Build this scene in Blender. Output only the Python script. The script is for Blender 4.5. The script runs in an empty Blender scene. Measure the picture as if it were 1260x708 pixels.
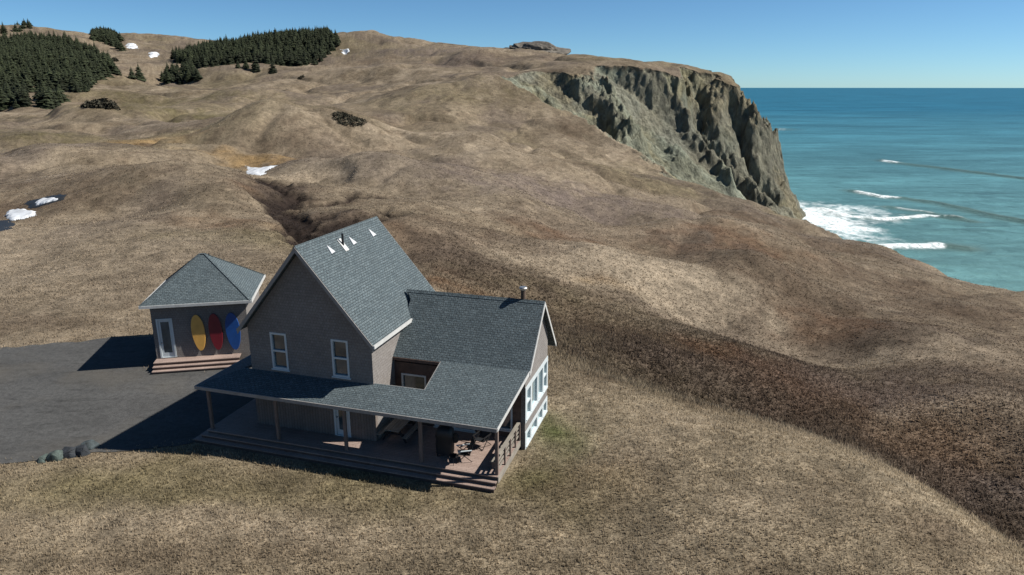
import bpy, bmesh, math, random
import numpy as np
from mathutils import Vector, Matrix
random.seed(7); rng = np.random.default_rng(7)
sc = bpy.context.scene; col = sc.collection
PI = math.pi; rad = math.radians

# ------------------------------------------------------------------ survey helpers (used only to measure world positions)
F = 860.; TH = math.atan2(247, F); CT, ST = math.cos(TH), math.sin(TH); HC = 17.5; SEA = -72.5
def dn(py): return (F*ST+(py-354)*CT)/(F*CT-(py-354)*ST)
def tx(px, py): return (px-630)/(F*CT-(py-354)*ST)
def project(X, Y, Z):
    z = Z-HC; zc = Y*CT-z*ST; up = Y*ST+z*CT
    return 630+F*X/zc, 354-F*up/zc

# ------------------------------------------------------------------ tagging / linking
def tag(o, label=None, cat=None, group=None, kind=None):
    if label: o['label'] = label
    if cat: o['category'] = cat
    if group: o['group'] = group
    if kind: o['kind'] = kind
    return o
def empty(name, loc=(0, 0, 0), rz=0.):
    o = bpy.data.objects.new(name, None); col.objects.link(o)
    o.location = loc; o.rotation_euler = (0, 0, rz); o.empty_display_size = .2
    return o
def link_mesh(name, me, mat=None, parent=None):
    o = bpy.data.objects.new(name, me); col.objects.link(o)
    if mat: me.materials.append(mat)
    if parent: o.parent = parent
    return o
class MB:
    """collects simple solids, builds ONE mesh with metre UVs"""
    def __init__(s): s.v = []; s.f = []
    def add(s, vs, fs):
        n = len(s.v); s.v += [tuple(v) for v in vs]; s.f += [tuple(i+n for i in f) for f in fs]; return s
    def box(s, a, b):
        x0, y0, z0 = a; x1, y1, z1 = b
        return s.add([(x0,y0,z0),(x1,y0,z0),(x1,y1,z0),(x0,y1,z0),(x0,y0,z1),(x1,y0,z1),(x1,y1,z1),(x0,y1,z1)],
              [(0,3,2,1),(4,5,6,7),(0,1,5,4),(1,2,6,5),(2,3,7,6),(3,0,4,7)])
    def prism(s, pts, off):
        n = len(pts); P = [Vector(p) for p in pts]; o = Vector(off)
        nn = Vector((0, 0, 0))
        for i in range(n): nn += P[i].cross(P[(i+1) % n])
        if nn.dot(o) > 0: P = P[::-1]
        Q = [p+o for p in P]
        fs = [tuple(range(n)), tuple(range(2*n-1, n-1, -1))]
        for i in range(n):
            j = (i+1) % n; fs.append((j, i, i+n, j+n))
        return s.add(P+Q, fs)
    def bar(s, p, q, w, h=None, up=(0, 0, 1)):
        h = h or w; p = Vector(p); q = Vector(q); d = (q-p).normalized(); u = Vector(up)
        if abs(d.dot(u)) > .97: u = Vector((0, 1, 0))
        a = d.cross(u).normalized()*w/2; b = a.normalized().cross(d).normalized()*h/2
        return s.prism([p-a-b, p+a-b, p+a+b, p-a+b], q-p)
    def tube(s, p, q, r0, r1=None, n=10):
        r1 = r0 if r1 is None else r1; p = Vector(p); q = Vector(q); d = (q-p).normalized()
        u = Vector((1, 0, 0)) if abs(d.x) < .8 else Vector((0, 1, 0)); a = d.cross(u).normalized(); b = d.cross(a)
        vs = [p+(a*math.cos(2*PI*i/n)+b*math.sin(2*PI*i/n))*r0 for i in range(n)]+[q+(a*math.cos(2*PI*i/n)+b*math.sin(2*PI*i/n))*r1 for i in range(n)]
        fs = [tuple(range(n))[::-1], tuple(range(n, 2*n))]+[(i, (i+1) % n, (i+1) % n+n, i+n) for i in range(n)]
        return s.add(vs, fs)
    def build(s, name, mat, parent=None, bevel=0):
        me = bpy.data.meshes.new(name); me.from_pydata(s.v, [], s.f); me.update()
        bm = bmesh.new(); bm.from_mesh(me); bmesh.ops.recalc_face_normals(bm, faces=bm.faces)
        if bevel: bmesh.ops.bevel(bm, geom=bm.edges[:], offset=bevel, segments=1, affect='EDGES')
        uvl = bm.loops.layers.uv.new('UVMap')
        for f in bm.faces:
            n = f.normal
            t = Vector((0, 0, 1)).cross(n)
            if t.length < .05: t = Vector((1, 0, 0)); b = Vector((0, 1, 0))
            else: t.normalize(); b = n.cross(t)
            for l in f.loops: l[uvl].uv = (l.vert.co.dot(t), l.vert.co.dot(b))
        bm.to_mesh(me); bm.free()
        return link_mesh(name, me, mat, parent)

# ------------------------------------------------------------------ materials
def newmat(name):
    m = bpy.data.materials.new(name); m.use_nodes = True; nt = m.node_tree
    return m, nt, nt.nodes['Principled BSDF']
def N(nt, t, **k):
    n = nt.nodes.new(t)
    for a, b in k.items():
        if a in n.inputs.keys(): n.inputs[a].default_value = b
        else: setattr(n, a, b)
    return n
def noise(nt, vec, scale, detail=4, rough=.6, dist=0):
    n = N(nt, 'ShaderNodeTexNoise'); n.inputs['Scale'].default_value = scale; n.inputs['Detail'].default_value = detail
    n.inputs['Roughness'].default_value = rough; n.inputs['Distortion'].default_value = dist
    if vec is not None: nt.links.new(vec, n.inputs['Vector'])
    return n.outputs['Fac']
def ramp(nt, fac, stops):
    r = N(nt, 'ShaderNodeValToRGB'); nt.links.new(fac, r.inputs[0]); e = r.color_ramp.elements
    e[0].position, e[1].position = stops[0][0], stops[-1][0]
    for p, c in stops[1:-1]: e.new(p)
    for el, (p, c) in zip(sorted(e, key=lambda x: x.position), sorted(stops, key=lambda x: x[0])):
        el.color = (*c, 1) if hasattr(c, '__len__') else (c, c, c, 1)
    return r.outputs[0]
def mix(nt, mode, fac, a, b):
    m = N(nt, 'ShaderNodeMix'); m.data_type = 'RGBA'; m.blend_type = mode
    for ki, v in ((0, fac), (6, a), (7, b)):
        sock = m.inputs[ki]
        if isinstance(v, bpy.types.NodeSocket): nt.links.new(v, sock)
        elif hasattr(v, '__len__'): sock.default_value = (*v[:3], 1)
        else:
            sock.default_value = v if ki == 0 else (v, v, v, 1)
    return m.outputs[2]
def bump(nt, bs, h, strength=.5, dist=.05):
    b = N(nt, 'ShaderNodeBump'); b.inputs['Strength'].default_value = strength; b.inputs['Distance'].default_value = dist
    nt.links.new(h, b.inputs['Height']); nt.links.new(b.outputs[0], bs.inputs['Normal'])
def mapped(nt, out, scale=(1, 1, 1), rot=(0, 0, 0)):
    m = N(nt, 'ShaderNodeMapping'); m.inputs['Scale'].default_value = scale; m.inputs['Rotation'].default_value = rot
    nt.links.new(out, m.inputs['Vector']); return m.outputs[0]

def shingle_mat(name, c1, c2, mortar, bw, rh, ms=.012, bstr=.6, bd=.02, stain=.25, rough=.9, var=.35, turn=0):
    m, nt, bs = newmat(name); c1, c2, mortar = [tuple(x*.46 for x in q) for q in (c1, c2, mortar)]
    tc = N(nt, 'ShaderNodeTexCoord')
    b = N(nt, 'ShaderNodeTexBrick'); nt.links.new(mapped(nt, tc.outputs['UV'], rot=(0, 0, turn)), b.inputs['Vector'])
    b.inputs['Scale'].default_value = 1; b.inputs['Brick Width'].default_value = bw; b.inputs['Row Height'].default_value = rh
    b.inputs['Mortar Size'].default_value = ms; b.inputs['Mortar Smooth'].default_value = .3; b.inputs['Bias'].default_value = 0
    b.inputs['Color1'].default_value = (*c1, 1); b.inputs['Color2'].default_value = (*c2, 1); b.inputs['Mortar'].default_value = (*mortar, 1)
    n1 = noise(nt, tc.outputs['Object'], .5, 5); n2 = noise(nt, tc.outputs['Object'], 14, 3)
    c = mix(nt, 'MULTIPLY', 1, b.outputs['Color'], ramp(nt, n1, [(.3, 1-stain), (.7, 1+stain*.4)]))
    c = mix(nt, 'MULTIPLY', 1, c, ramp(nt, n2, [(.3, 1-var), (.7, 1+var*.5)]))
    nt.links.new(c, bs.inputs['Base Color']); bs.inputs['Roughness'].default_value = rough
    inv = N(nt, 'ShaderNodeMath', operation='MULTIPLY_ADD'); nt.links.new(b.outputs['Fac'], inv.inputs[0]); inv.inputs[1].default_value = -1; inv.inputs[2].default_value = 1
    ad = N(nt, 'ShaderNodeMath', operation='ADD'); nt.links.new(inv.outputs[0], ad.inputs[0]); nt.links.new(n2, ad.inputs[1])
    bump(nt, bs, ad.outputs[0], bstr, bd); return m
def plain_mat(name, c, rough=.7, var=.2, scale=3, metal=0, stretch=(1, 1, 1), bstr=.15, spec=None):
    m, nt, bs = newmat(name); tc = N(nt, 'ShaderNodeTexCoord'); c = tuple(x*(.48 if max(c) < .5 else .72) for x in c)
    v = mapped(nt, tc.outputs['Object'], stretch)
    n1 = noise(nt, v, scale, 6); n2 = noise(nt, tc.outputs['Object'], scale*.2, 3)
    cc = mix(nt, 'MULTIPLY', 1, c, ramp(nt, n1, [(.3, 1-var), (.72, 1+var*.6)]))
    cc = mix(nt, 'MULTIPLY', 1, cc, ramp(nt, n2, [(.35, 1-var*.7), (.7, 1.)]))
    nt.links.new(cc, bs.inputs['Base Color']); bs.inputs['Roughness'].default_value = rough; bs.inputs['Metallic'].default_value = metal
    if spec is not None: bs.inputs['Specular IOR Level'].default_value = spec
    bump(nt, bs, n1, bstr, .02); return m

M = {}
M['roof'] = shingle_mat('roof_shingles', (.122, .168, .188), (.195, .250, .270), (.055, .08, .094), .24, .13, .014, .8, .03, .08, .9, .6)
M['cedar'] = shingle_mat('cedar_shingles', (.355, .32, .295), (.42, .385, .36), (.24, .21, .19), .16, .15, .008, .5, .015, .15, .95, .22)
M['board'] = shingle_mat('vertical_boards', (.30, .25, .22), (.35, .29, .255), (.14, .11, .09), 4.0, .16, .01, .5, .015, .25, .9, .25, PI/2)
M['deck'] = shingle_mat('deck_boards', (.52, .375, .31), (.61, .455, .385), (.18, .12, .10), 3.0, .14, .008, .4, .01, .3, .8, .2)
M['trim'] = plain_mat('weathered_trim', (.46, .44, .42), .6, .2, 5)
M['gutter'] = plain_mat('pale_gutter', (.62, .62, .60), .5, .15, 5)
M['white'] = plain_mat('white_paint', (.60, .66, .68), .45, .08, 4)
M['post'] = plain_mat('post_wood', (.33, .24, .20), .8, .3, 10, stretch=(1, 1, .15))
M['wood'] = plain_mat('grey_wood', (.46, .41, .34), .8, .3, 9, stretch=(1, .15, 1))
M['soffit'] = plain_mat('soffit_wood', (.25, .21, .18), .8, .2, 6)
M['found'] = plain_mat('foundation_boards', (.16, .13, .11), .9, .3, 6)
M['redbrown'] = plain_mat('red_brown_boards', (.20, .125, .095), .85, .4, 4)
M['metal'] = plain_mat('flue_metal', (.62, .6, .56), .35, .25, 6, .8)
M['rust'] = plain_mat('flue_rust', (.20, .13, .09), .8, .4, 8)
M['dark'] = plain_mat('black_cover', (.022, .026, .032), .55, .3, 5, bstr=.4)
M['dmetal'] = plain_mat('dark_metal', (.05, .05, .055), .45, .2, 8, .4)
M['vent'] = plain_mat('vent_plastic', (1.0, 1.0, 1.0), .5, .08, 6)
M['yellow'] = plain_mat('yellow_board', (.80, .44, .10), .45, .12, 3)
M['red'] = plain_mat('red_board', (.30, .012, .03), .45, .15, 3)
M['blue'] = plain_mat('blue_board', (.012, .12, .48), .45, .15, 3)
def glass_mat():
    m, nt, bs = newmat('window_glass'); tc = N(nt, 'ShaderNodeTexCoord')
    n = noise(nt, tc.outputs['Object'], 1.2, 2)
    nt.links.new(ramp(nt, n, [(.35, (.018, .030, .038)), (.7, (.06, .085, .095))]), bs.inputs['Base Color'])
    bs.inputs['Roughness'].default_value = .06; bs.inputs['Specular IOR Level'].default_value = .9
    bump(nt, bs, noise(nt, tc.outputs['Object'], 2.5, 1), .05, .02); return m
M['glass'] = glass_mat()
m_, nt_, bs_ = newmat('coated_glass'); bs_.inputs['Base Color'].default_value = (.52, .64, .66, 1); bs_.inputs['Metallic'].default_value = .75; bs_.inputs['Roughness'].default_value = .09
bump(nt_, bs_, noise(nt_, N(nt_, 'ShaderNodeTexCoord').outputs['Object'], 1.7, 2), .12, .03); M['sea_glass'] = m_
M['blind'] = plain_mat('drawn_blind', (.20, .17, .14), .8, .15, 2)

# ------------------------------------------------------------------ numpy noise
def _h(ix, iy, s):
    h = (ix.astype(np.int64)*374761393+iy.astype(np.int64)*668265263+s*982451653) & 0xffffffff
    h = ((h ^ (h >> 13))*1274126177) & 0xffffffff
    return ((h ^ (h >> 16)) & 0xffff)/65535.
def vn(x, y, s=0):
    ix = np.floor(x); iy = np.floor(y); fx = x-ix; fy = y-iy
    ix = ix.astype(np.int64); iy = iy.astype(np.int64)
    fx = fx*fx*fx*(fx*(fx*6-15)+10); fy = fy*fy*fy*(fy*(fy*6-15)+10)
    a = _h(ix, iy, s); b = _h(ix+1, iy, s); c = _h(ix, iy+1, s); d = _h(ix+1, iy+1, s)
    return (a*(1-fx)+b*fx)*(1-fy)+(c*(1-fx)+d*fx)*fy
def fbm(x, y, s=0, o=4, g=.5):
    t = 0; a = 1; w = 0
    for i in range(o):
        ca, sa = math.cos(i*.9+.3), math.sin(i*.9+.3)
        t = t+a*vn((x*ca-y*sa)*2**i+i*17.3, (x*sa+y*ca)*2**i+i*9.1, s+i); w += a; a *= g
    return t/w
def sst(a, b, x): t = np.clip((x-a)/(b-a), 0, 1); return t*t*(3-2*t)

# ------------------------------------------------------------------ terrain
# control heights: (bearing column, sight row, distance)
CP = [
 # driveway side, left column
 (0,400,51),(0,360,59),(0,330,68),(0,300,80),(0,276,96),(0,262,106),(0,240,118),(0,200,155),(0,160,235),(0,140,330),
 (-250,400,51),(-250,300,80),(-250,240,118),(-250,180,190),(-250,130,400),(-250,80,650),(-250,45,850),
 (100,400,51),(100,350,62),(100,300,78),(100,260,98),(100,230,120),(100,200,155),(100,170,215),(100,150,290),(100,137,380),
 (200,400,51),(200,350,62.5),(200,300,78),(200,260,97),(200,220,127),(200,190,163),(200,165,222),(200,140,320),(200,118,480),
 (300,330,67.5),(300,290,83),(300,250,107),(320,222,140),(320,208,156),(350,190,182),(380,160,235),(380,142,290),(380,130,400),(380,110,530),(300,100,570),
 (270,150,265),(270,130,380),
 # far left hills
 (0,130,400),(50,120,440),(100,105,510),(140,97,550),(0,90,560),(60,80,620),(100,70,700),(0,60,720),(0,40,850),(45,31,900),(80,38,950),(120,42,1050),(165,42,1250),(205,53,1400),
 (165,60,950),(190,70,800),(160,80,680),(225,102,590),(180,102,580),
 (0,60,1300),(45,60,1400),(120,60,1600),(205,70,2200),(-250,70,1500),
 # central wooded hill
 (250,82,690),(300,85,660),(350,72,750),(300,52,880),(235,62,850),(350,42,880),(400,37,870),(420,35.5,850),(440,39,840),(420,70,740),(420,80,690),(420,100,570),(420,120,460),(420,160,300),(420,146,340),(700,206,292),(660,200,300),
 (300,80,1500),(420,70,1500),
 (420,155,252),(420,170,218),(420,200,167),(420,240,123),(410,268,98),(390,288,88),(350,262,108),
 (500,290,90),(500,250,118),(500,210,155),(500,180,204),(500,160,252),(500,167,295),(500,150,345),(500,130,410),(500,110,490),(500,90,600),(500,70,710),(500,51.5,860),(500,80,1500),
 (600,330,82),(600,300,98),(600,260,126),(600,220,166),(600,190,207),(600,163,250),(590,172,292),(610,176,300),(600,152,350),(600,120,425),(600,100,480),(600,88,590),(600,62,740),(600,90,1400),
 # mid hill front
 (700,430,61),(700,400,70),(700,350,87),(700,300,112),(700,260,145),(700,220,192),(700,194,240),
 (800,456,63),(800,430,66),(800,400,75),(800,350,94),(800,300,125),(800,260,167),(800,215,245),
 (900,400,80),(900,350,103),(900,300,141),(900,262,190),(880,236,228),(950,262,215),
 (1000,400,92),(1000,350,116),(1000,300,160),(990,280,186),(1100,315,172),(1100,400,95),(1100,350,125),(1180,340,158),
 (1260,358,140),(1260,420,92),(1260,480,66),(1150,450,76),(1150,510,62),(1260,540,56),
 (1400,395,120),(1400,480,70),(1400,560,54),
 # gully between the knoll and the mid hill
 (950,506,60),(1100,562,54),(1230,645,48),(1350,700,43),
 (800,484,52),(930,524,49),(1080,580,42),(1240,692,33.5),
 # knoll crest and foreground
 (675,456,44),(800,482,41.5),(930,521,37),(1080,571,31.3),(1160,620,27.6),(1230,690,23.2),(1350,760,20.5),
 (740,520,33.4),(850,560,29.7),(740,600,27.6),(900,650,24.2),(1000,600,27.2),(1100,690,22.6),(600,650,24.8),(300,650,24.9),(100,620,26.7),(600,708,22.3),(100,708,22.1),(300,708,22.2),(900,708,22),
 (500,440,47),(600,430,52),(600,400,60),
 # headland top
 (650,170,300),(655,137,400),(658,106,470),(688,79,545),(740,66,610),(800,71,595),(850,81,580),(885,82,566),(912,108,550),(740,84,730),(800,92,700),(850,102,680),(885,106,660),
 (700,70,660),(700,75,1000),(760,95,850),(830,115,780),(900,140,720),(650,62,760),
]
pts = []
for px, py, Y in CP:
    X = tx(px, py)*Y; pts.append((math.atan2(X, Y), math.log(math.hypot(X, Y)), HC-dn(py)*Y))
for a, r, z in [(-2.4,20,0),(-2.4,60,1),(-1.6,20,0),(-1.6,60,0),(2.4,20,-3),(2.4,60,-12),(1.6,20,-3),(1.6,60,-14),(3.1,30,-1),(-3.1,30,-1),(-1.6,300,8),(2.2,200,-22),(0,8,-.2),(.9,10,-1),(-.9,10,0),(-1.3,120,2),(-1.3,600,40),(3.1,9,0),(-2.6,300,5)]:
    pts.append((a, math.log(r), z))
pts = np.array(pts)
def _tps(d2): return np.where(d2 > 1e-12, .5*d2*np.log(d2+1e-12), 0)
_n = len(pts); _D = ((pts[:, None, :2]-pts[None, :, :2])**2).sum(-1)
_K = _tps(_D)+np.eye(_n)*.0008
_Pm = np.c_[np.ones(_n), pts[:, :2]]
_A = np.block([[_K, _Pm], [_Pm.T, np.zeros((3, 3))]])
_w = np.linalg.solve(_A, np.r_[pts[:, 2], 0, 0, 0])
def top_z(X, Y):
    s = X.shape; X = X.ravel(); Y = Y.ravel(); out = np.empty(len(X))
    for i in range(0, len(X), 60000):
        a = np.arctan2(X[i:i+60000], Y[i:i+60000]); l = np.log(np.maximum(np.hypot(X[i:i+60000], Y[i:i+60000]), 1.))
        d2 = (a[:, None]-pts[None, :, 0])**2+(l[:, None]-pts[None, :, 1])**2
        out[i:i+60000] = _tps(d2)@_w[:_n]+_w[_n]+_w[_n+1]*a+_w[_n+2]*l
    return out.reshape(s)
# coast: waterline polyline (x, y, rise per metre inland)
COAST = np.array([(260,-400,1.2),(235,-60,1.2),(190,60,1.2),(165,120,1.15),(150,165,1.15),(140,205,1.1),(134,245,.95),(136,290,.78),(141,330,.74),(150,372,.64),(160,410,.53),(173,433,.58),(186,456,.71),(206,486,1.15),(215,504,1.7),(219,560,2.0),(222,620,1.7),(216,760,1.3),(235,950,1.2),(300,1300,1.2),(420,2600,1.2)])
LAND = np.r_[COAST[:, :2], [[-4000, 2600], [-4000, -400]]]
def coast_d(X, Y, part=None):
    s = X.shape; X = X.ravel(); Y = Y.ravel()
    best = np.full(len(X), 1e9); kk = np.ones(len(X)); sl = np.zeros(len(X)); acc = 0.
    CO = COAST if part is None else (COAST[:14] if part == 0 else COAST[13:])
    for i in range(len(CO)-1):
        x0, y0, k0 = CO[i]; x1, y1, k1 = CO[i+1]; dx, dy = x1-x0, y1-y0; L = math.hypot(dx, dy)
        t = np.clip(((X-x0)*dx+(Y-y0)*dy)/L**2, 0, 1); d = np.hypot(X-x0-t*dx, Y-y0-t*dy)
        m = d < best; best = np.where(m, d, best); kk = np.where(m, k0+(k1-k0)*t, kk); sl = np.where(m, acc+t*L, sl); acc += L
    ins = np.zeros(len(X), bool); j = len(LAND)-1
    for i in range(len(LAND)):
        xi, yi = LAND[i]; xj, yj = LAND[j]
        c = ((yi > Y) != (yj > Y)) & (X < (xj-xi)*(Y-yi)/((yj-yi) or 1e-9)+xi); ins ^= c; j = i
    return np.where(ins, best, -best).reshape(s), kk.reshape(s), sl.reshape(s)
A_H = rad(16.8); OH = np.array([-.84, 27.56])
UA = np.array([math.cos(A_H), -math.sin(A_H)]); UB = np.array([math.sin(A_H), math.cos(A_H)])
def hw(u, v): return OH+UA*u+UB*v
GO = np.array([-22.55, 42.27]); G_A = rad(11.5)
GA = np.array([math.cos(G_A), math.sin(G_A)]); GB = np.array([-math.sin(G_A), math.cos(G_A)])
def gw(u, v): return GO+GA*u+GB*v
PADS = [np.array([hw(-16.5,-.3),hw(.1,-.3),hw(.3,9),hw(-16.5,10.5)]),
        np.array([(-80,50.5),(-34,50.5),gw(-.8,7.5),gw(6.6,7.3),hw(-12,13),hw(-12,-.2),(-19.5,31),(-24.8,29.9),(-34,29),(-80,29)])]
def seg_poly(X, Y, poly):
    best = np.full(X.shape, 1e9); ins = np.zeros(X.shape, bool); n = len(poly)
    for i in range(n):
        x0, y0 = poly[i]; x1, y1 = poly[(i+1) % n]; dx, dy = x1-x0, y1-y0
        t = np.clip(((X-x0)*dx+(Y-y0)*dy)/(dx*dx+dy*dy), 0, 1); best = np.minimum(best, np.hypot(X-x0-t*dx, Y-y0-t*dy))
        ins ^= ((y0 > Y) != (y1 > Y)) & (X < (x1-x0)*(Y-y0)/((y1-y0) or 1e-9)+x0)
    return np.where(ins, -best, best)
def line_d(X, Y, pl):
    best = np.full(X.shape, 1e9); tt = np.zeros(X.shape)
    for i in range(len(pl)-1):
        x0, y0 = pl[i]; x1, y1 = pl[i+1]; dx, dy = x1-x0, y1-y0
        t = np.clip(((X-x0)*dx+(Y-y0)*dy)/(dx*dx+dy*dy+1e-9), 0, 1); d = np.hypot(X-x0-t*dx, Y-y0-t*dy)
        m = d < best; best = np.where(m, d, best); tt = np.where(m, (i+t)/(len(pl)-1), tt)
    return best, tt
def W(px, py, Y): return (tx(px, py)*Y, Y)
# creek cuts and slump scars (world polylines, width, depth)
CUTS = [([W(312,214,148),W(322,232,132),W(345,246,118),W(358,268,102),W(374,292,87),W(400,300,80),W(470,330,73)], 2.9, 1.7),
        ([W(374,290,88),W(400,282,92),W(428,268,98),W(448,262,101),W(470,258,104)], 2.8, 1.5),
        ([W(340,270,99),W(352,276,96),W(370,290,88)], .9, .8),
        ([W(385,258,108),W(410,250,113),W(432,243,120),W(462,240,123)], 2.4, 1.2),
        ([W(578,153,292),W(610,151,300),W(640,158,288),W(668,172,270),W(708,191,246)], 4.5, 5.)]
MOUNDS = [(*W(345,172,226),19,24,7.),(*W(440,168,238),14,16,3.),(*W(215,235,120),15,12,2.2),(*W(130,262,98),10,8,-1.2),(*W(560,215,165),14,12,2.),(*W(500,235,140),12,8,-1.8),(*W(650,250,145),16,10,1.6),(*W(760,270,150),12,12,-2.2),(*W(850,300,140),16,14,2.4),(*W(760,330,104),10,9,1.6),(*W(860,370,88),9,8,-1.6),(*W(930,340,112),10,10,2.),(*W(660,370,77),7,6,-1.2),(*W(450,200,166),14,12,2.4),(*W(395,215,150),7,14,-2.4),(*W(70,205,160),16,18,1.8),(*W(275,262,104),7,9,1.0),(*W(590,190,215),16,16,3.),(*W(690,210,205),14,18,2.2),
          (*W(620,108,450),34,28,8),(*W(520,118,430),30,22,6),(*W(470,92,590),50,35,8),(*W(580,75,660),40,40,6),(*W(300,112,470),40,26,6),(*W(120,145,330),34,22,5),(*W(230,140,330),26,18,-3),(*W(300,198,165),12,14,-1.6),(*W(520,148,330),26,26,-4),(*W(640,150,330),16,20,-4),
          (*W(960,330,130),14,16,1.8),(*W(1130,420,88),10,9,1.6),(*W(1000,430,84),10,8,-1.6),(*W(1200,500,62),7,5,1.4),(*W(900,470,61),7,4,-.8),(*W(470,300,82),9,9,-1.2)]
# rock ribs, clefts and buttresses standing on the sea cliff (world polylines, width, height)
CRAGS = []
def height(X, Y, full=False):
    top = top_z(X, Y); R = np.hypot(X, Y)
    # rolling undulation that grows with the size of the hills
    amp = np.clip((R-55)/130, 0, 1)
    top = top+amp*(fbm(X/60+3, Y/75, 11, 3)-.5)*8.5*np.clip(R/500, .58, 1.3)
    top = top+amp*(fbm(X/17, Y/23, 12, 3)-.5)*2.3
    sw = fbm(X/75+7, Y/60+2, 15, 3)-.5; top = top-amp*np.exp(-(sw/.06)**2)*3.4*np.clip(R/330, .4, 1.)
    sw = fbm(X/30+1, Y/34+5, 16, 3)-.5; top = top-amp*np.exp(-(sw/.06)**2)*1.1*np.clip(1.6-R/400, 0, 1)
    for mx, my, ma, mb_, mh in MOUNDS:
        top = top+mh*(1.6 if my < 270 else 1.1)*np.exp(-((X-mx)/ma)**2-((Y-my)/mb_)**2)
    near = np.clip((R-18)/30, .15, 1)
    top = top+near*((fbm(X/9, Y/11, 13, 3)-.5)*.85+(fbm(X/2.2, Y/2.4, 14, 3)-.5)*.22)
    # tussocky brush on the gully flanks
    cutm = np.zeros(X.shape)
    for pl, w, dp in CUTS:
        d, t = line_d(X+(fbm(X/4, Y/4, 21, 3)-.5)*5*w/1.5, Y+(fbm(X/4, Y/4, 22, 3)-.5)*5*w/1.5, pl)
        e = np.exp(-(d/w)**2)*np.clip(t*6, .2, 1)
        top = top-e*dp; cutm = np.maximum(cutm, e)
    for P in PADS:
        d = seg_poly(X, Y, P); top = top*(sst(-.2, 5, d))
    # gullied cliffs: the waterline distance is warped by downslope ribs
    czs = []
    for part in (0, 1):
        dp, k, s = coast_d(X, Y, part)
        if part == 0: dA = dp
        sd_ = s-dp*.95+(fbm(X/20, Y/20, 38, 3)-.5)*16; rib = np.abs(fbm(sd_/34, dp/260, 31, 3)-.5)*2; rib2 = np.abs(fbm(sd_/8, dp/90, 32, 4, .6)-.5)*2
        rm = .22+.78*np.clip(sst(140, 175, X)+sst(360, 300, Y)*.5, 0, 1); dd = dp+(rib-.22)*22*rm*np.clip(dp/30, 0, 1)*(1-.5*sst(60, 130, dp))+(rib2-.3)*(2.2+2.6*rm)*np.clip(dp/8, 0, 1)+(fbm(X/5, Y/5, 33, 4, .6)-.5)*5
        czs.append(SEA-1+k*dd)
    d = coast_d(X, Y)[0]
    cz = np.minimum(czs[0], czs[1])
    m = (Y > 380) & (Y < 680) & (X > -20) & (X < 260)
    if m.any():
        xm, ym = X[m], Y[m]; wx_ = (fbm(xm/12, ym/12, 81, 3)-.5)*14; wy_ = (fbm(xm/12, ym/12, 82, 3)-.5)*14; ac = np.zeros(xm.shape)
        cr = .55+.9*fbm(xm/4.5, ym/4.5, 83, 4, .6)
        for pl, w_, h_ in CRAGS:
            dc, _t = line_d(xm+wx_, ym+wy_, pl); ac += h_*1.25*np.exp(-np.abs(dc/w_)**1.7)*cr
        cz = cz.copy(); cz[m] += ac*np.clip(d[m]/10+.3, 0, 1)
    stp = 17.
    q = cz/stp+fbm(X/22, Y/22, 36, 3)*2.5; cz = cz+(np.sin(q*2*PI)*stp/2/PI)*.12
    cz = cz+(fbm(X/3, Y/3, 34, 4, .6)-.5)*2.4+(fbm(X/11, Y/11, 35, 3)-.5)*2.5
    cz = np.where(d < -2, SEA-4, np.maximum(cz, SEA-4))
    z = np.minimum(top, cz); cl = sst(-.5, 2.5, top-cz+(fbm(X/9, Y/9, 37, 3)-.5)*7)
    if full: return z, cl, cutm, d, top
    return z
def terrain_hit(px, py, r0=18, r1=3000):
    r = np.exp(np.linspace(math.log(r0), math.log(r1), 900)); X = tx(px, py)*r; Z = HC-dn(py)*r
    h = height(X, r); i = np.argmax(h > Z)
    if i == 0: return None
    return X[i], r[i]

CRAG_SIGHT = [([(884,90),(903,140),(938,186),(962,202),(980,240)], 9, 15),
         ([(850,92),(864,150),(890,195),(925,235)], 10, -15),
         ([(832,95),(842,150),(868,200),(895,228)], 6, 9),
         ([(902,150),(922,200),(950,240)], 5, -9),
         ([(915,180),(940,225)], 4, -6),
         ([(748,140),(757,160),(775,180)], 11, 13), ([(738,150),(748,185)], 6, -7),
         ([(700,112),(715,132)], 8, 8), ([(722,128),(735,150)], 6, 6), ([(690,95),(700,105)], 7, 6),
         ([(775,75),(800,88),(812,110)], 8, 6), ([(790,75),(790,100)], 5, -6), ([(680,140),(700,170)], 8, 5), ([(665,118),(690,150)], 5, -5),
         ([(950,198),(968,212)], 9, 16), ([(830,190),(850,215)], 6, 5)]
_c = []
for pl, w_, h_ in CRAG_SIGHT:
    P = [terrain_hit(*q) for q in pl]; P = [p for p in P if p and p[1] < 720]
    if len(P) >= 2: _c.append((P, w_, h_))
CRAGS += _c
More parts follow.
